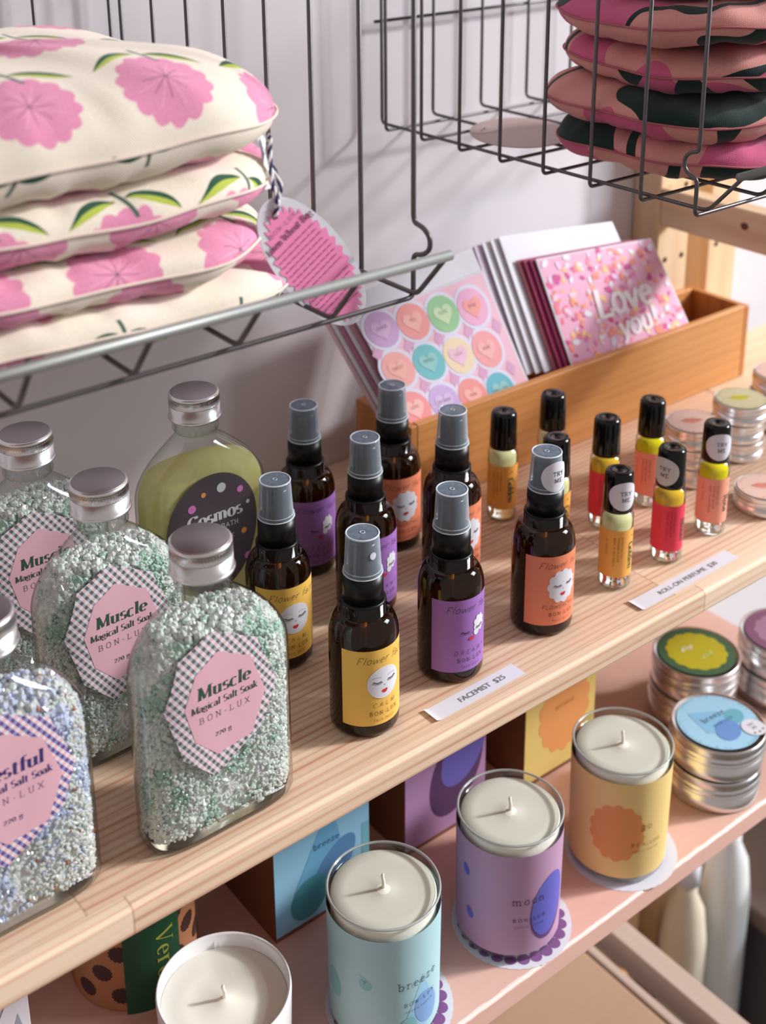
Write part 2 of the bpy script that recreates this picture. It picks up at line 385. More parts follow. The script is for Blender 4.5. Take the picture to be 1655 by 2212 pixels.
def cylmap(r,az,z0,r_top=None,ztop=None):
    def f(u,v,l):
        rr=r if r_top is None else r+(r_top-r)*max(0,min(1,(v)/ztop))
        a=az+u/r; return ((rr+l)*cos(a),(rr+l)*sin(a),z0+v)
    return f
def planemap(o,ux,uy,n=None):
    o,ux,uy=Vector(o),Vector(ux),Vector(uy); n=Vector(n) if n else ux.cross(uy).normalized()
    return lambda u,v,l:o+ux*u+uy*v+n*l
INK=P('black_ink',srgb(40,38,40),.6)
# ---------------------------------------------------------------- shared materials
ALU=P('brushed_aluminium',(.80,.79,.80,1),.28,1.0)
ALU_TOP=P('satin_alu_dark_reflection',(.36,.32,.34,1),.42,1.0,bump=(900,.08,.0003))  # cap tops: reflection of a dark ceiling is put into the base colour
BLACK=P('black_plastic',(.003,.003,.0035,1),.38,spec=.3)
BLACKGLOSS=P('gloss_black_plastic',(.003,.003,.0035,1),.12,spec=.4)
PUMP=P('dark_pump_plastic',(.016,.030,.050,1),.3)
WHITEP=P('white_paper',srgb(226,226,236),.6)
WIRE=P('grey_steel_wire',(.13,.12,.125,1),.38,.7)
WIRE2=P('zinc_steel_wire',(.26,.27,.26,1),.48,.5)
GLASS=thin_glass('clear_glass',base=.075,rough=.06)
GLASSBASE=P('thick_clear_glass',(.93,.96,.93,1),.03,trans=1.0)
AMBER=thin_glass('amber_glass',(.44,.29,.08,1),(.06,.032,.008,1),.75,.05)
OVERCAP=None
def overcap_mat():
    m,nt=new_mat('frosted_clear_plastic'); o=nt.nodes.new('ShaderNodeOutputMaterial'); lw=nt.nodes.new('ShaderNodeLayerWeight'); lw.inputs[0].default_value=.5
    fc=X(nt,lw.outputs['Facing']); t=nt.nodes.new('ShaderNodeBsdfTransparent'); t.inputs[0].default_value=(.86,.9,.94,1)
    d=nt.nodes.new('ShaderNodeBsdfDiffuse'); d.inputs[0].default_value=(.66,.76,.86,1); g=nt.nodes.new('ShaderNodeBsdfGlossy'); g.inputs['Roughness'].default_value=.06
    a=nt.nodes.new('ShaderNodeMixShader'); nt.links.new(((fc**2.4)*.85+.16).s,a.inputs[0]); nt.links.new(t.outputs[0],a.inputs[1]); nt.links.new(d.outputs[0],a.inputs[2])
    b=nt.nodes.new('ShaderNodeMixShader'); nt.links.new(((fc**4.0)*.7+.05).s,b.inputs[0]); nt.links.new(a.outputs[0],b.inputs[1]); nt.links.new(g.outputs[0],b.inputs[2])
    nt.links.new(b.outputs[0],o.inputs[0]); return m
OVERCAP=overcap_mat()
OVERRIM=P('clear_plastic_rim',(.66,.74,.82,1),.15)
def paper(name,rgb,rough=.55): return P(name,srgb(*rgb),rough,spec=.4)
YEL=paper('yellow_label',(240,193,92)); PUR=paper('purple_label',(160,112,190)); ORG=paper('orange_label',(238,140,104))
GOLD=paper('golden_label',(244,178,86)); ROSE=paper('rose_label',(244,166,142)); RED=paper('red_label',(228,58,84))
LIP=paper('red_print',(210,50,60)); PINKL=paper('pink_label',(229,180,194)); GREENINK=paper('dark_green_ink',(52,84,72)); NAVYINK=paper('navy_ink',(58,52,120)); BROWNINK=paper('brown_ink',(96,52,34))
PINE=wood('laminated_pine',srgb(243,218,190),srgb(188,124,94),'x',plank=(.048,.40),rings=1350,fine=1500,contrast=1.2,jitter=.6)
PINEZ=wood('pine_post',srgb(232,205,170),srgb(205,155,108),'z',rings=260,fine=700,contrast=.7)
PINEY=wood('pine_rail',srgb(226,196,162),srgb(190,136,96),'y',rings=240,fine=700,contrast=.7)
BAMBOO=wood('bamboo',srgb(214,150,88),srgb(158,98,50),'x',rings=900,fine=1600,contrast=.7,rough=.42,coat=.15)
KRAFT=paper('kraft_card',(128,84,58),.75)
def wall_mat():
    m,nt=new_mat('painted_wall'); c=coords(nt); n=tnoise(nt,vec(nt,c[0]*60.0,c[1]*60.0,c[2]*60.0),1,4)
    n2=tnoise(nt,vec(nt,c[0]*2.0,c[1],c[2]*1.2),1,2)
    finish(nt,cmix(nt,n2,srgb(222,218,226),srgb(230,226,230)),.7,bump=n,bstr=.12,bdist=.0008); return m
WALLM=wall_mat()
def pink_mat():
    m,nt=new_mat('pink_painted_board'); c=coords(nt); n=tnoise(nt,vec(nt,c[0]*30.0,c[1]*220.0,c[2]*220.0),1,4)
    ch=tnoise(nt,vec(nt,c[0]*90.0,c[1]*90.0,c[2]*90.0),1,4)
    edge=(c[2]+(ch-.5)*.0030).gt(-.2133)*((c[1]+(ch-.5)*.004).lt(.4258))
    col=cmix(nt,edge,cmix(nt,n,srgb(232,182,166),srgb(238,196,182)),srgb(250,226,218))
    finish(nt,col,.42,bump=n,bstr=.15,bdist=.0004); return m
PINKB=pink_mat()

# ---------------------------------------------------------------- the setting
WY=.706
def struct(o): o['kind']='structure'; return o
mb=MB(); mb.box(-1.2,3.0,WY,WY+.1,-1.05,1.6); struct(mb.build('wall_back',WALLM))
FLOORM=P('grey_brown_floor',srgb(92,80,70),.6,bump=(8,.1,.002))
mb=MB(); mb.box(-1.2,3.0,-1.6,WY,-1.09,-1.05); struct(mb.build('floor',FLOORM))
mb=MB(); mb.box(-1.2,3.0,WY-.014,WY,-1.05,-.97); struct(mb.build('baseboard_back',P('white_trim',srgb(225,222,220),.4),bevel=.003))
# window the daylight comes through, far to the right of the shelf
win=thing('window_1',None,None,(2.2,-.53,1.03)); win['kind']='structure'
q=(Vector((.6,.55,.05))-Vector((2.25,-.55,1.05))).normalized(); win.rotation_mode='QUATERNION'; win.rotation_quaternion=q.to_track_quat('-Z','Y')
mb=MB(); W2,H2=.32,.44
for (a,b,c_,d) in ((-W2-.05,-W2,-H2-.05,H2+.05),(W2,W2+.05,-H2-.05,H2+.05),(-W2,W2,-H2-.05,-H2),(-W2,W2,H2,H2+.05)): mb.box(a,b,c_,d,-.02,.02)
fr=mb.build('window_frame',P('white_window_paint',srgb(235,235,235),.4),win)
mb=MB()
for x_ in (-.107,.107): mb.box(x_-.007,x_+.007,-H2,H2,-.015,.015)
for y_ in (-.22,0,.22): mb.box(-W2,W2,y_-.007,y_+.007,-.015,.015)
mb.build('muntin',P('white_muntin_paint',srgb(235,235,235),.4),win)

# ---------------------------------------------------------------- shelving
YF=.4232; T=.0167
def rounded_board(name,x0,x1,y0,y1,z0,z1,mat,r=.0035,notch=None,label=None,cat='shelf'):
    # profile in (y,z) with a rounded front, extruded along x
    prof=[(y1,z0),(y1,z1)]+[(y0+r-r*sin(rad(a)),z1-r+r*cos(rad(a))) for a in range(0,91,15)]+[(y0+r-r*cos(rad(a)),z0+r-r*sin(rad(a))) for a in range(0,91,15)]
    mb=MB(); n=len(prof); mb.add([(x0,)+p for p in prof]+[(x1,)+p for p in prof],[(i,(i+1)%n,n+(i+1)%n,n+i) for i in range(n)]+[tuple(range(n-1,-1,-1)),tuple(range(n,2*n))])
    o=mb.build(name,mat,recalc=True); return tag(o,label,cat)
rounded_board('pine_shelf',-.25,.8335,YF,.705,-T,0,PINE,label='light pine board shelf holding the salt soaks, face mists and roll-on perfumes')
rounded_board('painted_shelf',-.25,.8425,YF,.705,-.212-T,-.212,PINKB,r=.0022,label='pink painted wooden shelf below the pine board, holding the poured candles')
# ladder frame of the shelving: post with peg holes + rail
PEG=P('peg_hole',srgb(70,42,26),.8)
def post(name,x,label,zt=.62,rail=None):
    t=thing(name,label,'shelf post',(x,.676,-.9))
    m=MB(); m.box(0,.041,0,.0290,-.148,zt+.9); m.build('post',PINEZ,t,bevel=.0015)
    h=MB()
    for k in range(-10,22):
        z=.9+.0335+k*.032
        if k%2: continue
        for dx in ((.011,.033)): 
            vs=[(dx+.0025*cos(a*PI/6),-.0004,z+.0025*sin(a*PI/6)) for a in range(12)]
            h.add(vs,[tuple(range(12))])
    h.build('peg_holes',PEG,t); 
    return t
pa=post('shelf_post',.8353,'pine post with peg holes against the wall, carrying the cross rail')
m=MB(); m.box(0.001,.020,-.24,0,1.0305,1.0635); rl=m.build('cross_rail',PINEY,pa,bevel=.0015); 
m=MB(); m.add([(.0006,-.085+.0036*cos(a*PI/8),1.050+.003*sin(a*PI/8)) for a in range(16)],[tuple(range(16))]); kn=m.build('wood_knot',P('dark_knot',srgb(96,48,28),.6),rl)
post('shelf_post',.9055,'pine post with peg holes at the wall, right of the cross rail post')
m=MB(); m.box(.835,1.02,YF+.002,.6755,-T,-.0005); tag(m.build('shelf_extension',wood('pine_extension',srgb(233,208,176),srgb(205,158,118),'x',plank=(.06,.4),rings=300,contrast=.6),bevel=.002),'plain pine board continuing the shelf past the posts, behind the lip tins','shelf')
# ---------------------------------------------------------------- face mist bottles
def face_art(D,kind):
    # centre of the print at (0,0); label spans v -.0228..+.0228
    def lash(cx,cy,w,tilt=0,n=7):
        c=[(cx+w*(i/10-.5),cy-.0007*sin(PI*i/10)+tilt*(i/10-.5)) for i in range(11)]
        D.add(line2(c,.00042),INK,3)
        for k in range(n):
            t=k/(n-1); x=cx+w*(t-.5); y=cy-.0007*sin(PI*t)+tilt*(t-.5); D.add(line2([(x,y),(x+(t-.5)*.0012,y-.0013)],.00028),INK,3)
    D.add(xf(text2d('Flower face',.0040,'pen','c',.04,.38,weight=.85),.0,.0150,.0),INK,2)
    cy=.0025
    if kind=='calm':
        D.add(disc(0,cy,.0098,.0096,40),WHITEP,2); lash(-.0042,cy+.0012,.0044,-.0004); lash(.0046,cy+.0016,.0044,.0006)
        for sx in (-1,1):
            for k in range(6): D.add(disc(sx*.0045+(k-2.5)*.0009,cy+.0040-abs(k-2.5)*.0002,.0002,n=6),INK,3)
        name='CALM'
    elif kind=='flower':
        D.add(scallop(0,cy,.0102,.0112,11,.13),WHITEP,2); lash(-.0036,cy+.0012,.0042,-.0002); lash(.0046,cy+.002,.0036,.0006); name='FLOWERCHILD'
    else:
        D.add(scallop(.0058,cy+.0026,.0046,.0056,8,.2),WHITEP,2); D.add(disc(.0035,cy-.0020,.002,.0024,14),WHITEP,2)
        lash(-.0040,cy,.0044,-.0004); lash(.0058,cy+.0012,.0044,.0006); name='DREAMY'
    D.add(line2([(-.0004,cy-.0014),(.0004,cy-.0016)],.0003),INK,3)
    D.add([[(-.0019,cy-.0048),(-.0008,cy-.0040),(0,cy-.0044),(.0009,cy-.0039),(.0019,cy-.0046),(.001,cy-.0060),(0,cy-.0064),(-.0011,cy-.0060)]],LIP,3)
    D.add(xf(text2d(name,.0025,'pen','c',.40 if len(name)<8 else .04,.2,weight=1.1),0,-.0120),INK,2)
    D.add(xf(text2d('BON.LUX',.0022,'type','c',.22),0,-.0168),BROWNINK if kind!='dream' else INK,2)
    D.add(xf(text2d('face mist',.0018,'type','c',.12,weight=.6),0,-.0207),BROWNINK if kind!='dream' else INK,2)
def mist_bottle(kind,paperm,az=rad(-93)):
    t=thing('face_mist_bottle','','spray bottle')
    r=.0187
    sh=[(r*.0+.0122+(r-.0122)*cos(rad(a)),.0545+.0135*sin(rad(a))) for a in range(0,91,9)]
    m=MB(); m.lathe([(.0,.0015),(.014,.0015),(.0165,.0005),(.018,.0012),(r,.004)]+sh+[(.0122,.0745)],56); m.build('glass_body',AMBER,t)
    m=MB(); ri=.0170; ish=[(.0108+(ri-.0108)*cos(rad(a)),.0535+.0125*sin(rad(a))) for a in range(0,20,9)]
    m.lathe([(.0,.0042),(.0155,.0042),(ri,.0065),(ri,.0535)]+ish+[(0,.0535+.0125*sin(rad(18)))],40); m.build('liquid',LIQDARK,t)
    m=MB(); m.tube([(0,0,.008),(0,0,.074)],.0019,10); m.build('dip_tube',TUBEM,t)
    m=MB(); m.lathe([(.0113,.0668),(.0113,.0745)],40); m.lathe([(.0113,.0730),(.0121,.0736),(.0121,.0752),(.0113,.0757)],48)
    m.lathe([(.0108,.0755),(.0106,.0905),(.0085,.0905)],96,knurl=(.0757,.0901,.00022)); m.build('collar',BLACK,t)
    m=MB(); m.lathe([(.0078,.0903),(.0074,.1075),(.0066,.1085)],32); m.build('pump_head',PUMP,t)
    m=MB(); m.lathe([(.0103,.0905),(.0104,.0925),(.0098,.0932),(.0088,.1115),(.0083,.1129),(.0014,.1129),(.0012,.1124),(0,.1124)],56)
    m.lathe([(.0083,.11296),(.0015,.11296)],48,mi=1); oc=m.build('overcap',[OVERCAP,CAPTOP],t)
    m=MB()
    for R_,z_,w_ in ((.0085,.1128,.00050),(.0103,.0907,.00036),(.0099,.0928,.00022),(.0012,.1131,.00022)): m.tube([(R_*cos(2*PI*k/48),R_*sin(2*PI*k/48),z_) for k in range(48)],w_,6,closed=True)
    o_=m.build('cap_rim',OVERRIM,oc)
    D=Decal(cylmap(r+.00008,az,.0315),step=.002); D.add(rect(-.0236,.0236,-.0230,.0228),paperm,0); face_art(D,kind); D.build('label',t)
    return t
CAPTOP=liquid('clear_cap_top',(.80,.86,.92,1),(.36,.41,.47,1),.45)
LIQDARK=liquid('dark_mist_liquid',(.48,.37,.13,1),(.13,.09,.025,1),.35)
TUBEM=P('milky_tube',(.95,.62,.22,1),.4)
PC=mist_bottle('calm',YEL); PD=mist_bottle('dream',PUR); PO=mist_bottle('flower',ORG)
def try_me(parent,r,az,z,R=.0108,rt=None,wt=WHITEP):
    D=Decal(cylmap(r,az,z,rt,R*2) if rt else cylmap(r,az,z),step=.0015)
    D.add(disc(0,0,R,R*.97,40),wt,2); D.add(xf(text2d('TRY',.0026,'type','c',.08,weight=1.35),.0008,.0006),INK,3); D.add(xf(text2d('ME',.0026,'type','c',.08,weight=1.35),.0008,-.0036),INK,3)
    return D.build('try_me_sticker',parent)
mists=[(PC,.3511,.4616,0,'yellow-labelled amber face mist in front row, white dot on its clear cap'),
 (PD,.4169,.4669,0,'purple-labelled amber face mist beside the FACEMIST price strip, in the front row'),
 (PO,.4890,.4660,-3,'orange-labelled amber face mist wearing a round TRY ME sticker on its cap'),
 (PC,.3475,.5365,-2,'yellow-labelled amber face mist in second row, right behind the foremost salt flask'),
 (PD,.4181,.5462,2,'purple-labelled amber face mist in the middle row, directly behind the white-dotted yellow one'),
 (PD,.4155,.6056,-4,'purple-labelled amber face mist at the back, nearest the yellow bubbly bath bottle'),
 (PO,.4775,.5940,-8,'orange-labelled amber face mist at the back, by the left end of the wooden card box'),
 (PO,.4833,.5416,3,'orange-labelled amber face mist mostly hidden behind the front purple one')]
used=set(); later=[]
for p,x,y,rz,lab in mists:
    o=p if id(p) not in used else copy_tree(p); used.add(id(p))
    o.location=(x,y,0); o.rotation_euler=(0,0,rad(rz)); tag(o,lab,'spray bottle','amber face mist bottles on the pine shelf')
    later.append((o,lab))
for o,lab in later:
    if 'wearing a round TRY ME' in lab: try_me(o,.0102,rad(-94),.1010,R=.0098,rt=.0092)
    if 'white dot on its' in lab:
        D=Decal(cylmap(.0096,rad(-94),.1040),step=.001); D.add(disc(0,0,.0018,.0021,20),WHITEP,2); D.build('dot_sticker',o)

# ---------------------------------------------------------------- roll-on perfumes
OILS={'gold':liquid('pale_yellow_oil',(.99,.97,.70,1),srgb(254,248,190),.9),'red':liquid('amber_oil',(.99,.86,.30,1),srgb(255,206,60),.85),'rosa':liquid('bright_yellow_oil',(.99,.94,.2,1),srgb(255,236,30),.85)}
RIMG=thin_glass('roller_glass',(.96,.98,.96,1),(.6,.68,.62,1),.85,.06)
def roll_on(kind,az=rad(-115)):
    t=thing('perfume_roller','','perfume bottle'); r=.01025
    m=MB(); m.lathe([(0,.0006),(.0085,.0002),(r-.0006,.0010),(r,.0025),(r,.0505),(r-.0008,.0523),(.0078,.0530),(.0078,.0545)],40); m.build('glass_vial',RIMG,t)
    m=MB(); m.lathe([(0,.0012),(.0080,.0012),(.0092,.0028),(.0092,.0068),(.0080,.0080),(0,.0072)],40); m.build('thick_base',GLASSBASE,t)
    m=MB(); m.lathe([(0,.0086),(.0080,.0088),(.0092,.0100),(.0092,.0470),(0,.0470)],40); m.build('perfume_oil',OILS[kind],t)
    m=MB(); m.lathe([(.0094,.0538),(.0094,.0560),(.0088,.0778),(.0080,.0795),(.0070,.0800),(.0016,.0798),(.0012,.0790),(0,.0790)],48); m.build('cap',BLACKGLOSS,t)
    pm={'gold':GOLD,'red':RED,'rosa':ROSE}[kind]; ink=BROWNINK if kind!='red' else P('dark_red_ink',srgb(130,20,44),.6)
    D=Decal(cylmap(r+.00006,az,.0262),step=.0012); D.add(rect(-.0285,.0285,-.0163,.0163),pm,0)
    nm={'gold':'Golden','red':'Bloom','rosa':'Rosa'}[kind]
    D.add(xf(text2d(nm,.0042,'didone','c',.01,weight=1.15),.0048,-.002,-PI/2),GREENINK,2)
    D.add([[(.0068,.0118),(.0080,.0124),(.0080,.0110)]],GREENINK,2)
    D.add(xf(text2d('BON.LUX',.0012,'type','c',.3),.0095,0,-PI/2),ink,2)
    for k,sx in enumerate(('ESSENTIAL OIL','PERFUME ROLLER','MADE IN AUSTRALIA')): D.add(xf(text2d(sx.replace('Q','O'),.0012,'type','l',.12,weight=.9),-.0008-k*.0024,.0120,-PI/2),ink,2)
    D.add(xf(text2d('10 ML  BON.LUX',.0010,'type','l',.1,weight=.8),-.0105,.0120,-PI/2),ink,2)
    D.build('label',t); return t
R1,R2,R3=roll_on('gold'),roll_on('red'),roll_on('rosa')
GREYST=paper('grey_sticker',(205,200,198))
later=[]
rolls=[(R1,.5534,.4657,0,'golden-labelled roll-on perfume with TRY ME sticker, nearest the ROLL-ON PERFUME price strip',-114),
 (R2,.6025,.4650,0,'red-labelled roll-on perfume with a TRY ME sticker on the left of its cap',-172),
 (R3,.6535,.4694,-8,'pale pink-labelled roll-on perfume with TRY ME sticker, in front of the lip tins',-116),
 (R1,.5561,.5711,-23,'golden-labelled roll-on perfume standing alone against the card box, left of the others',0),
 (R2,.6030,.5203,-10,'red-labelled roll-on perfume without sticker, behind the front golden one',0),
 (R3,.6490,.5202,-22,'pale pink-labelled roll-on perfume without sticker, in second row by the lip tins',0),
 (R1,.5560,.5215,-7,'golden-labelled roll-on perfume half hidden behind the TRY ME face mist',0),
 (R1,.6025,.5699,5,'golden-labelled roll-on perfume by the card box, mostly hidden behind another golden one',0)]
for p,x,y,rz,lab,st in rolls:
    o=p if id(p) not in used else copy_tree(p); used.add(id(p))
    o.location=(x,y,0); o.rotation_euler=(0,0,rad(rz)); tag(o,lab,'perfume bottle','roll-on perfumes on the pine shelf')
    later.append((o,st))
for o,st in later:
    if st: try_me(o,.00925,rad(st),.0658,R=.0100,wt=WHITEP if st>-150 else GREYST)

# ---------------------------------------------------------------- price strips
def strip(pts,txt,label,size,dx=0):
    # pts: left-back, left-front, right-front corner on the shelf
    a,b,c_=[Vector(p+(0,)) for p in pts]; ux=(c_-b).normalized(); L=(c_-b).length; H=(a-b).length; uy=Vector((0,0,1)).cross(ux)
    D=Decal(lambda u,v,l:b+ux*u+uy*v+Vector((0,0,.00035+l+.0012*max(0,(.004-u)/.004)**2)),step=.002)
    D.add(rect(0,L,0,H),WHITEP,0); D.add(xf(bfont(txt,size),L/2+dx,H/2-size*.5),paper('grey_print',(116,114,118)),2); o=D.build('price_strip'); return tag(o,label,'price label')
strip([(.3787,.4450),(.3784,.4335),(.4450,.4340)],'FACEMIST  $25','white paper price strip reading FACEMIST $25 on the shelf edge',.0037,.005)
strip([(.5440,.4450),(.5432,.4333),(.6390,.4338)],'ROLL-ON PERFUME  $30','white paper price strip reading ROLL-ON PERFUME $30 on the shelf edge',.0037,.003)
# ---------------------------------------------------------------- flat flask bottles
FA,FB,FN,ZS,ZN,RN=.0405,.0200,2.7,.086,.1245,.0122
def fsec(z):
    if z<.004: k=1-.10*((.004-z)/.004)**2; return FA*k,FB*k,FN,.0045
    if z<ZS: return FA,FB,FN,.0045
    t=min(1,(z-ZS)/(ZN-ZS)); f=(1-t**2.3)**1.25; 
    return RN+(FA-RN)*f, RN+(FB-RN)*f**.8, 2+(FN-2)*f, .0045*f**2
def fpt(z,th,ins=0):
    a,b,n,bend=fsec(z); a-=ins; b-=ins; c,s_=cos(th),sin(th)
    x=a*abs(c)**(2/n)*(1 if c>=0 else -1); y=b*abs(s_)**(2/n)*(1 if s_>=0 else -1)
    return (x,y+bend*(1-(x/a)**2)-.0022*(bend/.0045),z)
def ffront(x,z):
    a,b,n,bend=fsec(z); q=min(.9999,abs(x)/a); return -b*(1-q**n)**(1/n)+bend*(1-q*q)-.0022*(bend/.0045)
def floft(m,zs,ins=0,seg=64,cap0=True,cap1=True,mi=0):
    vs=[fpt(z,2*PI*k/seg,ins) for z in zs for k in range(seg)]; n=len(zs); fs=[]
    for i in range(n-1):
        for k in range(seg): fs.append((i*seg+k,i*seg+(k+1)%seg,(i+1)*seg+(k+1)%seg,(i+1)*seg+k))
    if cap0: fs.append(tuple(range(seg-1,-1,-1)))
    if cap1: fs.append(tuple((n-1)*seg+k for k in range(seg)))
    m.add(vs,fs,mi,True); return m
def lin(a,b,n): return [a+(b-a)*i/n for i in range(n+1)]
def gingham(name,dark,mid,light,ang=35,p=.0034):
    m,nt=new_mat(name); c=coords(nt,'UV'); ca,sa=cos(rad(ang)),sin(rad(ang))
    u=(c[0]*ca+c[1]*sa)/p; v=(c[1]*ca-c[0]*sa)/p; a=(u+100.0).fract().lt(.5); b=(v+100.0).fract().lt(.5)
    col=cmix(nt,a,cmix(nt,b,srgb(232,230,240),light),cmix(nt,b,mid,dark)); finish(nt,col,.55,spec=.4); return m
GING=gingham('green_gingham_print',srgb(98,102,100),srgb(172,178,186),srgb(228,190,196))
GINGP=gingham('purple_gingham_print',srgb(92,76,140),srgb(152,150,200),srgb(240,186,190),p=.0034)
LAB_OUT=[(-.0061,.1127),(.0167,.1003),(.027,.0724),(.0181,.0521),(-.009,.0361),(-.0249,.0521),(-.0324,.0804),(-.0237,.1033)]
LAB_IN=[(-.0043,.102),(.0127,.0923),(.0201,.0706),(.0116,.0502),(-.0072,.0475),(-.0186,.0596),(-.023,.0782),(-.0165,.0944)]
SALTW=P('clear_salt_crystal',(.96,.98,.97,1),.08,spec=.9,coat=.8,trans=.22); SALTG=P('green_salt_crystal',(.46,.66,.56,1),.15,spec=.7,coat=.4)
SALTP=P('pale_green_crystal',(.82,.92,.84,1),.2,spec=.7,coat=.4); SALTD=P('grey_salt_crystal',(.70,.73,.71,1),.2,spec=.6)
SALTL=P('lavender_salt_crystal',(.60,.66,.88,1),.18,spec=.7,coat=.4); SALTR=P('rust_petal_bit',(.42,.14,.09,1),.5)
def core_mat():
    m,nt=new_mat('packed_fine_salt'); c=coords(nt); n=tnoise(nt,vec(nt,c[0]*60.0,c[1]*60.0,c[2]*60.0),1,3); n2=tnoise(nt,vec(nt,c[0]*900.0,c[1]*900.0,c[2]*900.0),1,2)
    finish(nt,cmix(nt,n.smooth(.45,.62),srgb(238,242,240),srgb(186,210,198)),.3,bump=n2,bstr=.8,bdist=.001); return m
CORE=core_mat()
def crystals(core_z,n,mix,seed,big):
    """coarse bath salt pressed against the inside of the glass; mix: [(material, share)]"""
    rng=random.Random(seed); m=MB(); mats=[q[0] for q in mix]; tot=sum(q[1] for q in mix)
    b=bmesh.new(); bmesh.ops.create_icosphere(b,subdivisions=1,radius=1); iv=[v.co.copy() for v in b.verts]; ifc=[tuple(v.index for v in f.verts) for f in b.faces]; b.free()
    def pick(z):
        r=rng.random()*tot; 
        for i,q in enumerate(mix):
            w_=q[1]
            r-=w_
            if r<=0: return i
        return 0
    # inner core so no light shows through
    floft(m,lin(.0075,core_z-.002,14),.0036,40,mi=len(mix)); mats.append(CORE)
    for k in range(n):
        z=.0065+(core_z-.0065)*rng.random(); th=rng.random()*2*PI
        s=rng.uniform(.0007,.0013); mi=pick(z)
        top=z>core_z-.028
        if top and rng.random()<big*.5: s*=rng.uniform(2.0,3.4)
        elif rng.random()<.12: s*=1.7
        # clumps of colour
        cl=noise.noise(Vector(fpt(z,th))*52+Vector((seed*3.1,0,0)))
        if cl>.12 and rng.random()<.75: mi=1
        elif mi==1 and rng.random()<.7: mi=0
        p=Vector(fpt(z,th,.0016+s*.75+rng.random()*.0012))
        R_=Matrix.Rotation(rng.random()*6,3,Vector((rng.uniform(-1,1),rng.uniform(-1,1),rng.uniform(-1,1))).normalized()); S=Vector((s*rng.uniform(.7,1.1),s*rng.uniform(.6,1),s*rng.uniform(.8,1.5)))
        vs=[p+R_@Vector((q.x*S.x*rng.uniform(.8,1.15),q.y*S.y*rng.uniform(.8,1.15),q.z*S.z)) for q in iv]
        m.add(vs,ifc,mi)
    # loose top
    for k in range(int(n*.10)):
        a,b_,_,_=fsec(core_z); x=rng.uniform(-1,1)*(a-.004); y=rng.uniform(-1,1)*(b_-.004)
        if (x/(a-.003))**2+(y/(b_-.003))**2>1: continue
        s=rng.uniform(.0012,.0026); p=Vector((x,y,core_z-.001+rng.uniform(-.001,.003))); R_=Matrix.Rotation(rng.random()*6,3,'X')
        m.add([p+R_@Vector((q.x*s*rng.uniform(.6,1.1),q.y*s,q.z*s)) for q in iv],ifc,pick(0))
    return m,mats
def flask_shell(t):
    m=MB(); floft(m,[0.0,.0008,.002,.004]+lin(.012,ZS,8)[0:]+lin(ZS,ZN,16)[1:]+[.130],0,cap1=False)
    m.lathe([(.0121,.1265),(.0136,.1285),(.0136,.1300),(.0121,.1318),(.0121,.150)],48); m.build('glass_flask',GLASS,t,recalc=True)
    m=MB(); floft(m,[.0016,.0022,.0052],.0022); m.build('glass_base',GLASSBASE,t)
    m=MB(); m.lathe([(.0135,.1350),(.0152,.1350),(.0156,.1357),(.0152,.1365),(.0147,.1370),(.0147,.1436)],96)
    m.lathe([(.0147,.1436),(.0147,.1440),(.0147,.1476),(.0146,.1480)],116,knurl=(.1439,.1477,.00075)); m.lathe([(.0147,.1480),(.0146,.1498),(.0138,.1505),(.0135,.1506)],64)
    cp=m.build('screw_cap',ALU,t); m=MB(); m.lathe([(.0138,.1504),(.0132,.1508),(0,.1508)],64); m.build('cap_top',ALU_TOP,cp)
def fmap(cx,cz): return lambda u,v,l:(cx+u,ffront(cx+u,cz+v)-.0002-l,cz+v)
def soak_label(t,kind):
    D=Decal(fmap(-.0020 if kind=='m' else .000,.0735),step=.003,stepv=.008); gm=GING if kind=='m' else GINGP; ink=GREENINK if kind=='m' else NAVYINK
    sh=lambda L,k=1:[[((x+.0020)*k,(z-.0735)*k) for x,z in L]]
    D.add(sh(LAB_OUT),gm,0); D.add(sh(LAB_IN),PINKL,1)
    D.add(xf(text2d('Muscle' if kind=='m' else 'Restful',.0066,'didone','c',.0,.06,weight=1.1),.0,.0070),ink,2)
    D.add(xf(text2d('Magical Salt Soak',.0036,'didone','c',-.015,.05,weight=1.0,squash=.92),.0,.0008),ink,2)
    D.add(xf(text2d('BON.LUX',.0031,'type','c',.32,weight=.7),-.0004,-.0056),ink,2)
    D.add(xf(text2d('220 g',.0027,'didone','c',.0,weight=.8),-.0016,-.0158),ink,2)
    return D.build('label',t)
def soak(kind,seed):
    t=thing('salt_soak_bottle','','bath salt bottle'); flask_shell(t)
    mix=[(SALTW,6),(SALTG,.6),(SALTP,3),(SALTD,1.0)] if kind=='m' else [(SALTW,5),(SALTL,3.6),(SALTP,.2),(SALTR,.18)]
    m,mats=crystals(.1085 if kind=='m' else .104,8200,mix,seed,.42 if kind=='m' else .12)
    o=m.build('bath_salt',mats,t); o['kind']='stuff'; soak_label(t,kind); return t
M1=soak('m',3); M2=soak('r',11)
for p,x,y,rz,lab in ((M1,.2524,.4534,0,'green bath salt flask with gingham-edged Muscle label, foremost on the shelf'),
  (M1,.2409,.5323,1,'green bath salt flask with Muscle label, the middle one of the three'),
  (M1,.2341,.6055,-1,'green bath salt flask farthest back at the left edge, its Muscle label half covered'),
  (M2,.1506,.4606,0,'lavender bath salt flask with purple gingham label, cut off by the left photo edge')):
    o=p if id(p) not in used else copy_tree(p); used.add(id(p)); o.location=(x,y,0); o.rotation_euler=(0,0,rad(rz)); tag(o,lab,'bath salt bottle','bath salt flasks on the pine shelf')
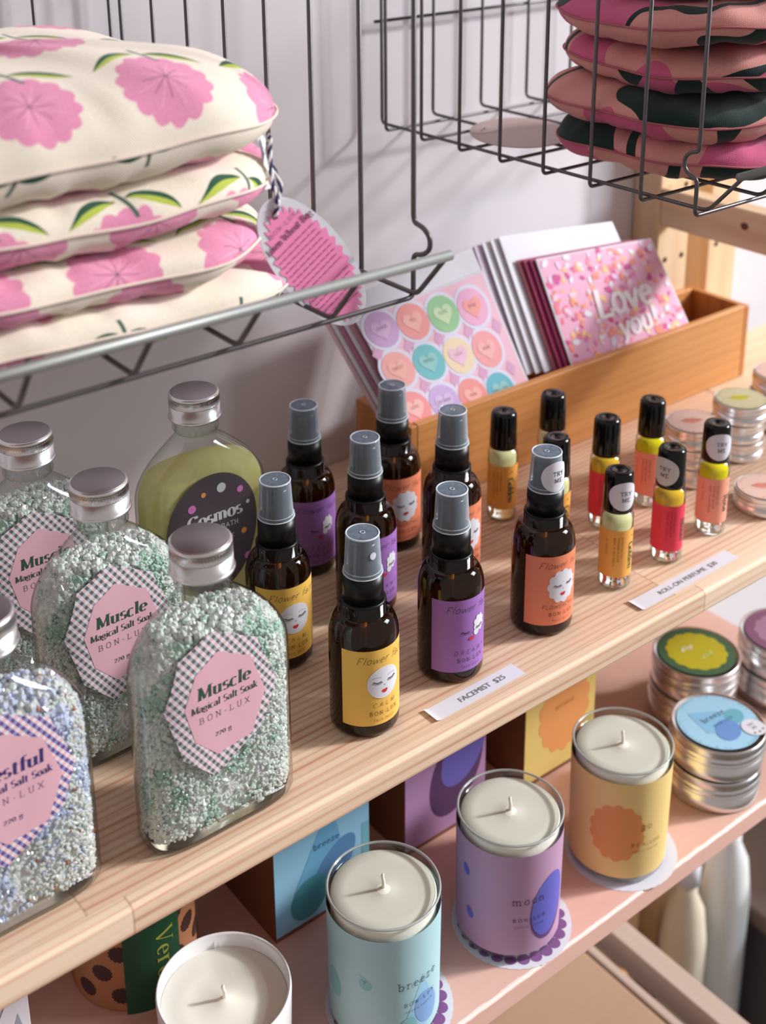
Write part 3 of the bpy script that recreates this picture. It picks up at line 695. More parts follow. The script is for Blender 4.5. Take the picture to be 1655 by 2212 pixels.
# bubbly bath
t=thing('bubble_bath_bottle','flat glass bottle of yellow bubbly bath with dark speckled Cosmos label, against the wall','bath bottle',(.3321,.5948,0)); flask_shell(t)
m=MB(); floft(m,[.006,.008]+lin(.012,ZS,6)+lin(ZS,.1030,6)[1:],.0016); m.build('bath_liquid',liquid('yellow_bath_liquid',(.98,.97,.68,1),srgb(252,246,172),.93),t)
D=Decal(fmap(-.0015,.066),step=.003,stepv=.008); CHAR=paper('charcoal_label',(84,74,80)); LILA=paper('pink_dot_print',(222,130,200)); ORD=paper('orange_dot_print',(232,160,90)); SIL=paper('silver_print',(214,214,214))
D.add([[(x*.0300+.0015*sin(2*math.atan2(y,x)),y*.0385) for x,y in [(cos(2*PI*i/48),sin(2*PI*i/48)) for i in range(48)]]],CHAR,0)
for (x,y,r_,mm) in ((-.014,.021,.0026,LILA),(-.006,.0275,.0016,ORD),(.006,.0285,.0030,SIL),(.0235,.0135,.0013,SIL),(.020,-.0045,.0019,ORD),(.022,-.022,.0024,LILA),(-.02,-.012,.002,SIL),(-.012,-.026,.0022,ORD)): D.add(disc(x,y,r_,n=20),mm,2)
D.add(scallop(.0185,.0235,.0024,.0024,12,.25,jag=True),LILA,2)
D.add(xf(text2d('Cosmos',.0078,'didone','c',.0,weight=1.35),.001,.0080),SIL,2); D.add(xf(text2d('BUBBLY BATH',.0030,'type','c',.06,weight=1.2),.001,.0018),SIL,2); D.add(xf(text2d('BON.LUX',.0028,'type','c',.3),.001,-.006),SIL,2)
D.build('label',t)

# ---------------------------------------------------------------- wooden box of cards
BX0,BX1,BY0,BY1,BH=.5088,.8842,.613,.6750,.0655
th=.0062
t=thing('card_box','long low bamboo box holding greeting cards against the wall','wooden box',(0,0,0))
for a_,b_ in ((BY0,BY0+th),(BY1-th,BY1)):
    m=MB(); m.box(BX0+th,BX1-th,a_,b_,0.0004,BH); m.build('long_side',BAMBOO,t,bevel=.0008)
m=MB(); m.box(BX0+th,BX1-th,BY0+th,BY1-th,0.0004,.0045); m.build('box_bottom',BAMBOO,t)
BEND=wood('bamboo_end',srgb(196,132,74),srgb(140,84,42),'z',rings=500,fine=1600,contrast=.7,rough=.45)
for a_,b_ in ((BX0,BX0+th),(BX1-th,BX1)):
    m=MB(); m.box(a_,b_,BY0,BY1,0.0004,BH-.0004); m.build('box_end',BEND,t,bevel=.0008)
def bil(TL,TR,BL,BR):
    TL,TR,BL,BR=map(Vector,(TL,TR,BL,BR)); n=(TR-TL).cross(TL-BL).normalized()
    if n.y>0: n=-n
    return (lambda u,v,l: (TL*(1-u)+TR*u)*(1-v)+(BL*(1-u)+BR*u)*v+n*l), n
def card(name,quad,vbot,mat,label,cat,group,th=.0009,off=(0,0,0),vtop=0,u0=0,u1=1,art=None):
    f,n=bil(*quad); off=Vector(off)
    N=8; g=[(u0+(u1-u0)*i/N,vtop+(vbot-vtop)*j/N) for j in range(N+1) for i in range(N+1)]; c=[f(u,v,0)+off for u,v in g]; b=[p-n*th for p in c]; K=(N+1)**2
    q=[(j*(N+1)+i,j*(N+1)+i+1,(j+1)*(N+1)+i+1,(j+1)*(N+1)+i) for j in range(N) for i in range(N)]
    rim=[i for i in range(N+1)]+[j*(N+1)+N for j in range(1,N+1)]+[N*(N+1)+i for i in range(N-1,-1,-1)]+[j*(N+1) for j in range(N-1,0,-1)]
    m=MB(); m.add(c+b,q+[tuple(K+i for i in f_) for f_ in q]+[(rim[i],rim[(i+1)%len(rim)],K+rim[(i+1)%len(rim)],K+rim[i]) for i in range(len(rim))]); o=m.build(name,mat,recalc=True); tag(o,label,cat,group)
    if art:
        D=Decal(lambda u,v,l:f(u,v,l*1.6+.0001)+off,step=.125,stepv=.125); art(D); d=D.build('printed_front',o)
    return o
Wc=.117; Hc=.083
def ov(u,v,r,ru=None): return [[(u+r/Wc*x,v+r/Hc*y) for x,y in disc(0,0,1,n=28)[0]]]
def uvheart(u,v,s): return [[(u+x/Wc,v-y/Hc) for x,y in heart(0,0,s)[0]]]
def art_heart(D):
    bgm=paper('pale_pink_print',(240,196,214)); lav=paper('white_blue_print',(228,226,248)); D.add(rect(0.015,.985,0.015,1.2),bgm,0)
    cols=[(208,172,218),(244,164,162),(156,208,158),(240,180,214), (246,178,176),(120,196,204),(240,220,188),(244,168,172), (244,158,162),(206,180,230),(240,158,156),(112,190,212)]
    inn=[(222,188,226),(248,188,182),(206,230,192),(248,170,164), (250,190,180),(150,208,208),(238,196,222),(246,186,188), (250,196,190),(220,196,236),(246,186,178),(158,208,208)]
    words=['LOVER','YES','CUTE','BABE','SWEET','TOTES','LUSH','MINE','LOVE','OH BABY','HUN','WILL YOU']
    for i in range(12):
        r_,c_=divmod(i,4); u=.13+.228*c_-.03*r_; v=.15+.362*r_+.032*c_
        D.add(ov(u,v,.0158),lav,1); D.add(ov(u,v,.0132),paper('sweet_print',cols[i]),2); D.add(uvheart(u,v,.0088),paper('sweet_heart_print',inn[i]),3)
        D.add([[(u+x/Wc,v-y/Hc) for x,y in q] for q in xf(text2d(words[i],.0022,'sans','c'),0,.0002)],paper('sweet_word_print',tuple(int(k*.82) for k in cols[i])),4)
    for i in range(16):
        r_,c_=divmod(i,5); u=.02+.228*c_-.03*r_; v=.33+.362*r_+.032*c_
        if v<1.15: D.add([[(u,v-.07),(u+.04,v),(u,v+.07),(u-.04,v)]],paper('mauve_print',(222,170,208)),1)
def art_love(D):
    rng=random.Random(4); base=paper('lilac_pink_print',(236,176,206)); D.add(rect(0.01,.99,0.012,1.25),base,0)
    cs=[paper('petal_print',c) for c in ((224,96,152),(240,130,150),(238,206,232),(248,180,150),(206,84,150),(246,150,130),(228,130,180),(250,206,140),(232,232,244))]
    for i in range(330):
        u,v=rng.uniform(.03,.97),rng.uniform(.03,1.2); r_=rng.uniform(.0018,.0044); a=rng.random()*PI
        D.add([[(u+x/.133,v+y/Hc) for x,y in disc(0,0,r_,r_*.6,10,a)[0]]],cs[i%9],1+(i%3)*.6)
    wt=paper('white_lettering',(246,238,246))
    for s,x,y,z in (('Love',.074,.050,.023),('you!',.080,.071,.018)):
        D.add([[(px/.133,(y-py)/Hc) for px,py in q] for q in xf(text2d(s,z,'brush','c',-.02,.12,weight=1.5),x,-.006)],wt,4)
Q1=((.4922,.652,.1365),(.6092,.652,.1470),(.520,.6235,.0605),(.6334,.6235,.0588))
gh='greeting cards and envelopes in the wooden box'
card('greeting_card',Q1,1.12,WHITEP,'pastel card printed with round love-heart sweets, front of the left stack in the wooden box','card',gh,th=.0012,art=art_heart)
env=paper('white_envelope',(232,232,242)); pk=[paper('pink_card_edge',c) for c in ((206,150,166),(222,170,186),(190,128,150),(214,160,178),(230,196,206))]
card('envelope',Q1,1.1,env,'white envelope standing taller directly behind the love-heart sweets card','envelope',gh,off=(0,.003,.002),vtop=-.16,u0=.01,u1=1.0)
for i in range(5):
    card('greeting_card' if i%2==0 else 'envelope',Q1,1.05,pk[i] if i%2==0 else env,'%s, number %d back in the left stack behind the white envelope'%('pink card' if i%2==0 else 'white envelope',i+1),'card' if i%2==0 else 'envelope',gh,off=(-.0036*(i+1),.0030+.0022*(i+1),.0005*i),u1=.98)
Q2=((.6643,.652,.1434),(.7968,.652,.1330),(.6778,.6235,.0617),(.8147,.6235,.0658))
card('greeting_card',Q2,1.12,WHITEP,'pink floral card lettered Love you!, front of the right stack in the wooden box','card',gh,th=.0012,art=art_love)
mg=[paper('magenta_card',c) for c in ((150,44,92),(176,58,110),(166,80,100))]
for i in range(3): card('greeting_card',Q2,1.1,mg[i],'magenta card, %s behind the Love you! card'%('first','second','third')[i],'card',gh,off=(-.0042*(i+1),.0024*(i+1),.0),u1=.97)
for i in range(5): card('envelope',Q2,1.05,env if i<3 else paper('lilac_envelope',(214,200,222)),'%s envelope, %s behind the magenta cards of the right stack'%('white' if i<3 else 'lilac',('first','second','third','fourth','fifth')[i]),'envelope',gh,off=(-.014-.0068*(i+1),.0075+.0026*(i+1),.001),vtop=-.22+.02*i,u1=.96)

# ---------------------------------------------------------------- tins
def tin(name,r,h,parent_z=0,lidh=None,knurl=110):
    t=thing(name,'','tin'); lh=lidh or h*.5
    m=MB(); m.lathe([(r*.93,0),(r*.965,h*.03),(r*.975,h*.12),(r*.975,h-lh)],64); m.build('tin_base',ALU,t)
    k=r*.985; m=MB()
    m.lathe([(k*.985,h-lh),(k*1.012,h-lh+.0004),(k*1.016,h-lh+.0010),(k,h-lh+.0017),(k*.99,h-lh+.0021),(k*1.004,h-lh+.003),(k*.99,h-lh+.0038),(k*.996,h-lh*.48)],96)
    m.lathe([(k*.994,h-lh*.48),(k,h-lh*.45),(k,h-lh*.12),(k*.994,h-lh*.08)],knurl*2,knurl=(h-lh*.46,h-lh*.11,.00035))
    m.lathe([(k*.994,h-lh*.08),(k*.985,h-.0002),(k*.965,h),(k*.955,h-.0004),(0,h-.0004)],96)
    m.build('tin_lid',ALU,t); return t
def toplabel(t,r,h,parts,az=0):
    D=Decal(lambda u,v,l:Vector((u,v,h+.00005+l)))
    for p,mm,l in parts: D.add(p,mm,l)
    o=D.build('lid_label',t); return o
TR_=.0205; THH=.0149
LPK=paper('pale_pink_lid_print',(228,192,178)); LYL=paper('pale_green_lid_print',(206,200,158)); CORAL=paper('coral_lips_print',(222,140,120)); LIME=paper('lime_lips_print',(206,200,40))
def lips(cx,cy,s): return [[(cx+s*x,cy+s*y) for x,y in ((-1,0),(-.55,.32),(-.2,.5),(0,.36),(.2,.5),(.55,.32),(1,0),(.5,-.38),(0,-.5),(-.5,-.38))]]
RZ=-.72
def ringtext(s,r,size,a0,style='type'):
    Q=[]; n=len(s)
    for i,ch in enumerate(s):
        if ch==' ': continue
        a=a0-(i/n)*2*PI; Q+=xf(text2d(ch,size,style,'c'),r*cos(a),r*sin(a),a-PI/2)
    return Q
def liptin(kind):
    t=tin('lip_balm_tin',TR_,THH); face,lp=(LPK,CORAL) if kind=='p' else (LYL,LIME)
    parts=[(disc(0,0,TR_*.90,n=48),face,1),(xf(lips(0,0,.0084),0,.0015,-.5),lp,2),(ringtext('BON.LUX TINTED LIP BALM 10 G  ',TR_*.76,.0012,2.2),BROWNINK,2)]
    parts+=[(xf(line2([(-.0084,0),(-.003,.0006),(0,-.0004),(.003,.0006),(.0084,0)],.0003),0,.0015,-.5),BROWNINK,3)]
    toplabel(t,TR_,THH,parts); return t
TP=liptin('p'); TY=liptin('y')
gt='lip balm tins stacked on the pine shelf'
spots=[(TP,.7016,.5245,0,'bottom tin of the pale pink lip balm stack'),(TP,.7021,.5241,1,'middle tin of the pale pink lip balm stack'),(TP,.7013,.5249,2,'pale pink lip balm tin with coral lips, topmost of its stack'),
 (TY,.7600,.5280,0,'bottom tin of the pale green lip balm stack'),(TY,.7594,.5286,1,'middle tin of the pale green lip balm stack'),(TY,.7606,.5276,2,'pale green lip balm tin with yellow-green lips, topmost of its stack'),
 (TP,.8250,.5400,0,'bottom tin of the lip balm stack cut off by the right edge'),(TP,.8243,.5406,1,'middle tin of the lip balm stack cut off by the right edge'),(TP,.8255,.5395,2,'top tin of the lip balm stack cut off by the right edge'),
 (TP,.7080,.4660,0,'single pale pink lip balm tin with white sticker, alone near the front edge')]
for p,x,y,k,lab in spots:
    o=p if id(p) not in used else copy_tree(p); used.add(id(p)); o.location=(x,y,THH*k+.0001*k); o.rotation_euler=(0,0,rad(-8+k*3)); tag(o,lab+('' if 'tin with' in lab else ''),'tin',gt)
    if 'single' in lab:
        D=Decal(lambda u,v,l:Vector((u,v,THH+.0001+l))); D.add(disc(.0098,-.0052,.0088,n=32),WHITEP,4); D.add(xf(text2d('TRY ME',.0018,'type','c'),.0098,-.0052,0),INK,5); D.build('try_me_sticker',o)
# ---------------------------------------------------------------- lower pink shelf: candles, tins, cartons
LZ=-.212
DX=0
WAX=P('cream_wax',srgb(254,250,238),.38,sss=.12)
WICK=P('waxed_wick',srgb(246,240,224),.6)
def candle(kind,paperm,az):
    t=thing('glass_candle','','candle'); r0,r1,h=.0322,.0333,.0895
    m=MB(); m.lathe([(0,.0003),(.029,.0003),(r0,.0022),(r0+.0003,.006),(r1,h-.001),(r1-.0006,h),(r1-.0016,h-.0004),(r1-.0020,h-.002),(r1-.0026,.0860)],72); m.build('glass_tumbler',TUMB,t)
    m=MB(); m.tube([((r1-.0007)*cos(2*PI*k/72),(r1-.0007)*sin(2*PI*k/72),h-.0002) for k in range(72)],.00075,8,closed=True); m.build('glass_rim',RIMG2,t)
    m=MB(); m.lathe([(0,.0045),(.0285,.0045),(.0302,.0065),(.0307,.0850),(.0300,.0858),(.022,.0854),(.012,.0857),(.004,.0860),(.0018,.0870),(0,.0871)],64); wx=m.build('wax',WAX,t)
    m=MB(); m.tube([(0,0,.086),(.0002,0,.091),(-.0004,.0003,.0955),(.0003,.0004,.0965)],[.0011,.0010,.0009,.0007],8); m.build('wick',WICK,wx)
    rz=lambda z:r0+.0003+(r1-r0-.0003)*(z-.006)/.0825+.00025
    def lm(u,v,l):
        z=.0385+v; a=az+u/.0329; R=rz(z)+l; return (R*cos(a),R*sin(a),z)
    D=Decal(lm,step=.003); D.add(rect(-.1035,.1035,-.0325,.0430),paperm,0)
    if kind=='breeze':
        A=paper('teal_drop_print',(140,200,204)); B=paper('blue_drop_print',(132,172,222)); Cc=paper('sky_drop_print',(160,208,236))
        D.add([[(.012,.012),(.0215,-.014),(.0205,-.024),(.012,-.029),(.003,-.026),(.0,-.018)]],Cc,1); D.add(disc(.015,-.014,.0085,.0125,28,.3),B,2); D.add(disc(.002,-.0225,.0055,.0075,24),A,3)
        D.add(disc(-.023,.0105,.0036,.0042,20,.5),A,1); D.add([[(-.0265,.017),(-.021,.014),(-.024,.010)]],Cc,1); D.add(disc(-.046,-.002,.006,.0095,20,.2),A,1)
        wd,ink='breeze',paper('slate_ink',(70,84,96))
    elif kind=='moon':
        A=paper('indigo_moon_print',(104,104,200)); B=paper('deep_purple_print',(104,70,124)); D.add(disc(.0265,.000,.0135,.0225,36,-.15),A,2); D.add(disc(.0265,-.003,.0142,.0228,36,-.1),B,1)
        for (x,y) in ((-.031,.0205),(-.0275,-.0105),(-.060,.004)): D.add(disc(x,y,.0026,.0040,20,.3),A,2); D.add(disc(x-.0004,y+.0006,.0024,.0036,20,.3),B,1)
        wd,ink='moon',paper('aubergine_ink',(72,44,70))
    else:
        A=paper('orange_flower_print',(238,160,96)); D.add(scallop(-.008,.0035,.0190,.0230,14,.10),A,1)
        wd,ink='go',paper('brown_print',(150,104,50))
    x0={'breeze':.010,'moon':.012,'go':.0125}[kind]
    D.add(xf(text2d(wd,.0052 if kind!='go' else .0050,'type','c',.16,weight=.8),x0-.001,.0065),ink,4)
    D.add(xf(text2d('BON.LUX',.0024,'type','c',.35,weight=1.1),x0,-.0065),ink,4); D.add(xf(text2d('BOUGIE PARFUM',.0012,'type','c',.3),x0,-.0112),ink,4)
    D.build('label',t); return t
TUMB=thin_glass('tumbler_glass',(.97,.98,.97,1),(.5,.55,.55,1),.85,.05); RIMG2=P('glass_rim_edge',(.80,.84,.84,1),.06,.0,spec=1.0,trans=.55)
DOT=paper('purple_scallop_print',(138,92,150))
cs=[('breeze',paper('breeze_label',(176,214,222)),.3637,.4623,'poured candle in glass with pale blue label reading breeze, on a scalloped doily',rad(-107)),
 ('moon',paper('moon_label',(192,152,186)),.4638,.4616,'poured candle in glass with lilac label reading moon, on a scalloped doily',rad(-131)),
 ('go',paper('go_label',(244,212,140)),.5648,.4594,'poured candle in glass with yellow label and orange flower, on a white doily',rad(-127))]
for kind,pm,x,y,lab,az in cs:
    o=candle(kind,pm,az); o.location=(x,y,LZ+.0006); tag(o,lab,'candle','glass candles on the pink shelf')
    D=Decal(lambda u,v,l,x=x,y=y:Vector((x+.003+u,y-.001+v,LZ+.0001+l))); D.add(scallop(0,0,.0385,.0385,44,.012,n=176),WHITEP,1)
    for k in range(24 if kind!='go' else 0):
        a=2*PI*k/24; D.add(disc(.0312*cos(a),.0312*sin(a),.0041,.0041,14),DOT,2)
    d=D.build('paper_doily'); tag(d,'white scalloped paper doily under the %s candle'%{'breeze':'pale blue breeze','moon':'lilac moon','go':'yellow flower'}[kind],'doily','paper doilies under the candles')
t=thing('ceramic_candle','large cream candle in a plain white ceramic cup, cut off by the bottom edge','candle',(.2652,.4789,LZ)); CER=P('white_ceramic',srgb(240,240,242),.15,spec=.5)
m=MB(); m.lathe([(0,0),(.033,0),(.0352,.003),(.0372,.0650),(.0370,.0668),(.0362,.0672),(.0352,.0662),(.0348,.055)],80); m.build('ceramic_cup',CER,t)
m=MB(); m.lathe([(0,.006),(.034,.006),(.0350,.0575),(.0343,.0585),(.02,.0578),(.004,.0580),(.0018,.0592),(0,.0593)],64); wx=m.build('wax',WAX,t); m=MB(); m.tube([(0,0,.058),(.0004,0,.063),(-.0006,.0003,.0665),(.0002,.0006,.0672)],[.0012,.0011,.0010,.0009],8); m.build('wick',WICK,wx)
# candle tins in pairs
CR=.0342; CHH=.0262
def ctin(kind):
    t=tin('candle_tin',CR,CHH,lidh=.0125,knurl=150)
    if kind=='breeze':
        sky=paper('sky_lid_print',(164,212,240)); parts=[(disc(0,0,CR*.86,n=60),sky,1),([[(-.012,.019),(.006,.010),(.012,-.004),(-.004,-.012),(-.016,-.004)]],paper('light_sky_print',(140,194,230)),2),(disc(-.001,-.010,.0115,.009,32,.6),paper('blue_print',(110,152,216)),3),(disc(.014,-.002,.0085,.007,28,.4),paper('teal_print',(112,180,200)),2.5)]
        nk=paper('slate_print',(70,90,120)); parts+=[(xf(text2d('breeze',.0046,'type','c',.1),0.001,.004,.0),nk,4),(xf(text2d('BON.LUX',.0022,'type','c',.3),.003,-.003),nk,4),(ringtext('CANDLE TIN . SOY WAX . HAND POURED . 100 G . AUSTRALIA .  ',CR*.79,.0015,2.0),nk,2)]
        sx,sy=.016,-.0185; parts+=[(disc(sx,sy,.0088,n=32),WHITEP,5),(xf(text2d('TRY',.0021,'type','c',.1),sx,sy+.002),INK,6),(xf(text2d('ME',.0021,'type','c',.1),sx,sy-.0016),INK,6)]
        parts+=[(disc(sx+d,sy-.0048-(.0008 if d==0 else 0),.0008,n=10),INK,6) for d in (-.0042,0,.0042)]
    elif kind=='green': parts=[(disc(0,0,CR*.88,n=60),paper('forest_green_print',(70,104,72)),1),(scallop(0,0,CR*.70,CR*.70,14,.07),paper('mustard_print',(198,184,36)),2),(line2([(-.010,.004),(-.006,.009),(-.003,.004),(.001,.008)],.0022),paper('cream_print',(232,228,190)),3),(line2([(-.002,-.010),(.003,-.006),(.006,-.010),(.010,-.004)],.0022),paper('pale_green_print',(206,210,110)),3)]
    else: parts=[(disc(0,0,CR*.88,n=60),paper('plum_print',(142,92,122)),1),(scallop(0,0,CR*.66,CR*.66,12,.08),paper('mauve_lid_print',(176,130,160)),2)]
    if kind!='plain': toplabel(t,CR,CHH,parts)
    return t
gc='candle tins stacked in pairs on the pink shelf'
for kind,x,y,nm in (('breeze',.6696,.4594,'sky-blue-lidded'),('green',.7243,.5223,'green and mustard-lidded'),('plum',.7990,.4960,'plum-lidded')):
    b=ctin(kind); b.location=(x,y,LZ+CHH+.0002); b.rotation_euler=(0,0,rad({'breeze':-4,'green':-10,'plum':0}[kind])); tag(b,{'breeze':'silver candle tin with sky-blue breeze lid and TRY ME sticker, upper of its pair','green':'silver candle tin with green and mustard scalloped lid, upper of its pair','plum':'silver candle tin with plum lid cut off by the right edge, upper of its pair'}[kind],'tin',gc)
    a=copy_tree(b)
    for c_ in kids(a):
        if c_.name.startswith('lid_label'): bpy.data.objects.remove(c_)
    a.location=(x-.0010,y+.0006,LZ); tag(a,'silver candle tin directly under the %s tin'%nm,'tin',gc)
# candle cartons behind
def carton(x0,x1,y,h,pm,label,art,dep=.078):
    t=thing('candle_carton',label,'box',(x0,y,LZ)); W_=x1-x0
    m=MB(); m.box(0,W_,0,dep,0,h); m.build('carton_body',KRAFT,t,bevel=.0006)
    D=Decal(lambda u,v,l:Vector((u,-.0004-l,v))); D.add(rect(.0,W_,.004,h-.001),pm,0); art(D,W_,h); D.build('printed_sleeve',t); return t
def a1(D,W_,h):
    D.add([[(.044,.088),(.052,.050),(.028,.016),(.014,.030)]],paper('blue_cone_print',(112,178,216)),1); D.add(disc(.026,.022,.0135,.016,28,-.5),paper('teal_blob_print',(74,150,164)),3); D.add(disc(.045,.035,.012,.024,30,-.7),paper('blue_blob_print',(92,142,190)),2)
    D.add(xf(text2d('breeze',.0042,'type','c',.1),.040,.056),paper('blue_ink',(60,96,140)),4); D.add(rect(.068,W_,.020,.056),paper('pale_teal_print',(120,180,196)),1)
def a2(D,W_,h): D.add(disc(.046,.050,.0225,.036,40,-.35),paper('dark_plum_print',(92,62,104)),1); D.add(disc(.052,.062,.018,.027,36,-.5),paper('violet_print',(110,104,190)),2)
def a3(D,W_,h):
    D.add(scallop(.040,.052,.027,.036,14,.10),paper('peach_flower_print',(242,170,104)),1); D.add(xf(text2d('golden',.0040,'type','c',.1),.040,.056),paper('ochre_ink',(204,130,60)),2)
carton(.3372,.4113,.538,.108,paper('sky_sleeve',(150,204,232)),'pale blue candle carton with teal and blue blobs, behind the breeze candle',a1)
carton(.4460,.5190,.543,.108,paper('lilac_sleeve',(184,142,186)),'lilac candle carton with dark plum and violet oval, behind the moon candle',a2)
carton(.5541,.6265,.539,.108,paper('yellow_sleeve',(238,214,130)),'yellow candle carton with orange scalloped flower, behind the yellow candle',a3)
# spotted tube and lilac carton at the left
TB=thing('spotted_gift_tube','tan tube with dark brown spots and a green sash, under the pine shelf','tube',(.2620,.5830,LZ)); tan=paper('tan_tube',(186,126,88)); spot=paper('dark_spot_print',(70,44,42)); grn=paper('green_sash',(38,84,58))
m=MB(); m.lathe([(0,0),(.037,0),(.0388,.003),(.0388,.155),(.037,.157),(0,.157)],64); m.build('tube_body',tan,TB)
D=Decal(cylmap(.0390,rad(-128),.0),step=.003)
for i in range(9):
    for j in range(9):
        u=(j-4)*.0235+(i%2)*.0118; v=.014+i*.0155
        if abs(u)<.115: D.add(scallop(u,v,.0068,.0060,14,.14,n=56),spot,1)
D.build('spot_print',TB)
D=Decal(cylmap(.0394,rad(-100),.0),step=.003); D.add(rect(-.017,.019,.0,.157),grn,0); D.add(xf(text2d('Verde',.011,'didone','c',.06,weight=.8),.003,.034,-PI/2),paper('lime_ink',(170,180,80)),2); D.build('sash',TB)
t=thing('patterned_carton','white and lilac carton with its corner showing at the bottom left edge','box',(.0985,.540,LZ)); m=MB(); m.box(0,.080,0,.075,0,.085); m.build('carton_body',paper('pale_grey_carton',(214,214,222)),t,bevel=.0008)
D=Decal(lambda u,v,l:Vector((u,-.0004-l,v))); D.add(rect(0,.052,0,.085),paper('violet_panel',(150,118,176)),1); D.add([[(.055,.02),(.066,.04),(.062,.06),(.074,.083),(.079,.083),(.079,.03),(.070,.0)]],WHITEP,2); D.add([[(.070,.03),(.075,.05),(.073,.06),(.068,.045)]],paper('grey_shape_print',(160,160,180)),3); D.build('printed_panel',t)

# ---------------------------------------------------------------- seen below the pink shelf
LOWZ=-.53
m=MB(); m.box(.10,.7170,.40,.70,LOWZ-.018,LOWZ); tag(m.build('lower_shelf_board',wood('tan_board',srgb(182,150,124),srgb(160,120,92),'x',rings=60,fine=300,contrast=.4),bevel=.003),'plain tan board low under the pink shelf, bottom of the photo','shelf')
LR=wood('pale_rail',srgb(196,176,164),srgb(170,140,122),'y',rings=60,fine=300,contrast=.4)
for k,(x,z0,z1) in enumerate(((.7180,LOWZ-.02,LOWZ+.001),(.7430,LOWZ-.02,LOWZ+.010))):
    m=MB(); m.box(x,x+(.009 if k==0 else .022),.36,.70,z0,z1); tag(m.build('crate_rail',LR,bevel=.002),('narrow pale wooden rail along the end of the tan lower board','wider pale wooden rail beside the narrow one, at the bottom right')[k],'rail','pale rails at the end of the lower board')
def bottle_bg(x,y,z,r,h,mat,label,capm=None):
    t=thing('cream_bottle',label,'bottle',(x,y,z)); m=MB(); m.lathe([(0,0),(r*.94,0),(r,.004),(r,h*.78),(r*.8,h*.86),(r*.45,h*.9),(r*.45,h*.93)],32); m.build('bottle_body',mat,t); m=MB(); m.lathe([(r*.5,h*.93),(r*.5,h),(0,h)],24); m.build('bottle_cap',capm or WHITEP,t); return t
CRM=P('cream_plastic',srgb(216,206,186),.5); OCH=P('ochre_plastic',srgb(196,146,84),.5); WHB=P('white_plastic',srgb(226,228,230),.45); DRK=P('dark_slate_cloth',srgb(72,74,78),.8); GRN_=P('pale_green_cloth',srgb(196,200,160),.8)
m=MB(); m.box(.90,1.9,-.3,.47,-1.0499,-1.035); tag(m.build('dark_rug',DRK),'dark slate rug on the floor far below, at the right','rug')
bottle_bg(.905,.640,-1.05,.024,.50,CRM,'cream bottle behind the end of the lower rails, blurred')
bottle_bg(.965,.635,-1.05,.026,.54,WHB,'white bottle right of the cream one, blurred in the background')
bottle_bg(.800,.640,-1.05,.016,.47,OCH,'ochre bottle left of the cream one, blurred in the background',OCH)
def bundle(x,y,z,r,mat,label,cat='cushion'):
    m=MB(); m.lathe([(0,-r*.8),(r*.6,-r*.72),(r*.95,-r*.3),(r,0),(r*.9,r*.35),(r*.5,r*.7),(0,r*.78)],28,cx=0,cy=0); o=m.build('cushion',mat,None,loc=(x,y,z)); return tag(o,label,cat,'round cushions on the storage bench')
BEN=P('dark_bench_paint',srgb(84,80,84),.7)
t=thing('storage_bench','low dark grey storage bench against the wall at the right, far out of focus','bench',(1.00,.50,-1.05))
m=MB(); m.box(0,1.1,0,.19,0,.37); m.build('bench_body',BEN,t,bevel=.004); m=MB(); m.box(-.01,1.11,-.01,.195,.371,.395); m.build('bench_lid',P('brown_bench_lid',srgb(120,100,88),.6),t,bevel=.004)
bundle(1.13,.590,-.592,.078,GRN_,'pale green round cushion on the dark bench, upper right of the blurred background')
bundle(1.075,.570,-.5935,.0,CRM,'') if False else None
bundle(1.32,.59,-.587,.085,P('grey_beige_cloth',srgb(166,162,150),.8),'grey beige round cushion on the dark bench, right of the pale green one')
m=MB(); m.box(.92,1.16,.10,.44,-1.0349,-1.031); tag(m.build('paper_sheet',P('cream_sheet',srgb(232,230,214),.7)),'cream sheet of paper lying on the rug at the bottom right corner','paper')
